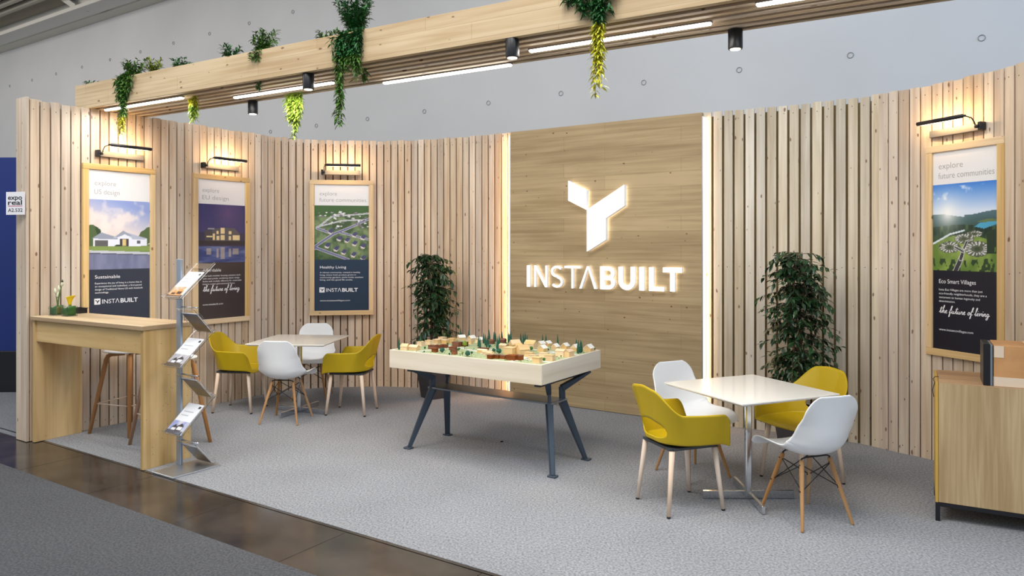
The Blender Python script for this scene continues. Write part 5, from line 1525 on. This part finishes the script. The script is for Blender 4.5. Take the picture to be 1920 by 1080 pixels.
clump(on_beam(1128), 4.0, TOPZ - .02, 'long trailing plant above the sign panel, coloured yellow green below as if lit', M_DKGREEN, .16, [(-.03, -.10, .15, 20, .14), (.0, -.11, .62, 11, .035)], 9, .18, 20, mats2=M_LITYGREEN, zsplit=-.22)
clump(on_beam(1068), 4.0, TOPZ - .02, 'short sprig spilling over the beam left of the long trailing plant', M_DKGREEN, .08, [(0, -.08, .05, 4, .03)], 10, .11, 9)
clump(on_beam(362, 4.10), 4.10, 2.99, 'sprig coloured lime as if lit, hanging from the beam beside the leftmost light bar', M_LITYGREEN, 0, [(0, 0, .19, 14, .05)], 11, .05, 0, mats2=M_LITLIME, zsplit=-.07)
clump(on_beam(552, 4.42), 4.42, 2.99, 'bunch coloured lime as if lit, hanging below the beam near the second downlight', M_LITLIME, 0, [(0, 0, .24, 24, .085), (.02, 0, .40, 7, .025)], 12, .08, 0)
clump(on_beam(487, 4.0), 4.005, 3.0, 'tiny green sprig poking out below the beam at the second light bar', M_DKGREEN, 0, [(0, 0, .03, 3, .02)], 13, .03, 0)
clump(on_beam(677, 4.05), 4.09, 3.0, 'small green sprig below the beam right of the largest plant', M_GREEN, 0, [(0, 0, .07, 4, .02)], 14, .03, 0)

# ------------------------------------------------------------------ sideboard on the right
SB = Vector((2.635, 4.58, 0)); SA = math.radians(-29)
t = thing('sideboard', 'oak sideboard on a black metal frame at the right edge', 'sideboard', SB, SA)
LW, DP = 1.5, .56
mb = MB()
mb.box((LW / 2 + .009, DP / 2, .4885), (LW - .018, DP, .739), grain=2, bev=.001); mb.build('body', M_CAB, t)
mb = MB(); mb.box((LW / 2 + .009, DP / 2, .8595), (LW - .019, DP - .002, .003), grain=0, bev=.001); mb.build('top_panel', M_CABTOP, t)
mb = MB(); mb.box((.008, DP / 2, .485), (.016, DP - .004, .745), grain=2, bev=.001); dr = mb.build('door', plain('door_edge_mustard', rgb(196, 158, 74), .45, noise=.06, nscale=5), t)
mb = MB(); mb.tube([(0, .10, .84), (-.012, .13, .862), (.0, .16, .872), (.02, .17, .872)], .0022, seg=6); mb.tube([(-.004, .10, .84), (-.014, .07, .80), (-.008, .05, .76)], .0022, seg=6); mb.build('door_hook', M_BLACK, dr)
mb = MB()
for y in (.015, DP - .015): mb.box((LW / 2, y, .105), (LW, .026, .026), bev=.001)
for x in (.013, LW - .013): mb.box((x, DP / 2, .105), (.026, DP - .03, .026), bev=.001)
fr = mb.build('base_frame', M_BLACK, t)
for x in (.013, LW - .013):
    for y in (.015, DP - .015):
        mb = MB(); mb.box((x, y, .047), (.026, .026, .094), bev=.001); mb.build('leg', M_BLACK, t)
M_CARD = plain('cardboard', rgb(196, 146, 96), .8, noise=.14, nscale=9)
M_TAPE = plain('packing_tape', rgb(224, 204, 180), .3)
t = thing('cardboard_box', 'brown cardboard box with pale tape standing on the sideboard', 'box', SB + Vector((.306 * math.cos(SA) - .02 * math.sin(SA), .306 * math.sin(SA) + .02 * math.cos(SA), .861)), SA)
mb = MB(); mb.box((.20, .15, .125), (.40, .30, .248), bev=.003); mb.build('carton', M_CARD, t)
mb = MB()
mb.box((.20, -.0006, .030), (.398, .0012, .056)); mb.box((.026, -.0012, .21), (.05, .0012, .07)); mb.box((-.0006, .15, .03), (.0012, .298, .056)); mb.box((.20, .15, .2496), (.06, .298, .0012))
mb.build('tape', M_TAPE, t)
t = thing('black_panel_display', 'black slab with grey edge standing upright against the cardboard box', 'display', SB + Vector((.252 * math.cos(SA) - .02 * math.sin(SA), .252 * math.sin(SA) + .02 * math.cos(SA), .861)), SA)
mb = MB(); mb.box((.018, .13, .127), (.036, .26, .252), bev=.003); mb.build('case', M_BLACKP, t)
mb = MB(); mb.box((.0425, .13, .125), (.012, .262, .248), bev=.002); mb.build('edge_trim', plain('edge_grey', rgb(110, 122, 134), .4), t)

# ------------------------------------------------------------------ small scrap on the carpet
p = floor_at(941, 829)
mb = MB(); mb.box((0, 0, .006), (.028, .014, .012), bev=.004)
tag(mb.build('floor_scrap', M_BLACKP, loc=p, rotz=.4), 'small dark scrap lying on the carpet below the model table', 'scrap')
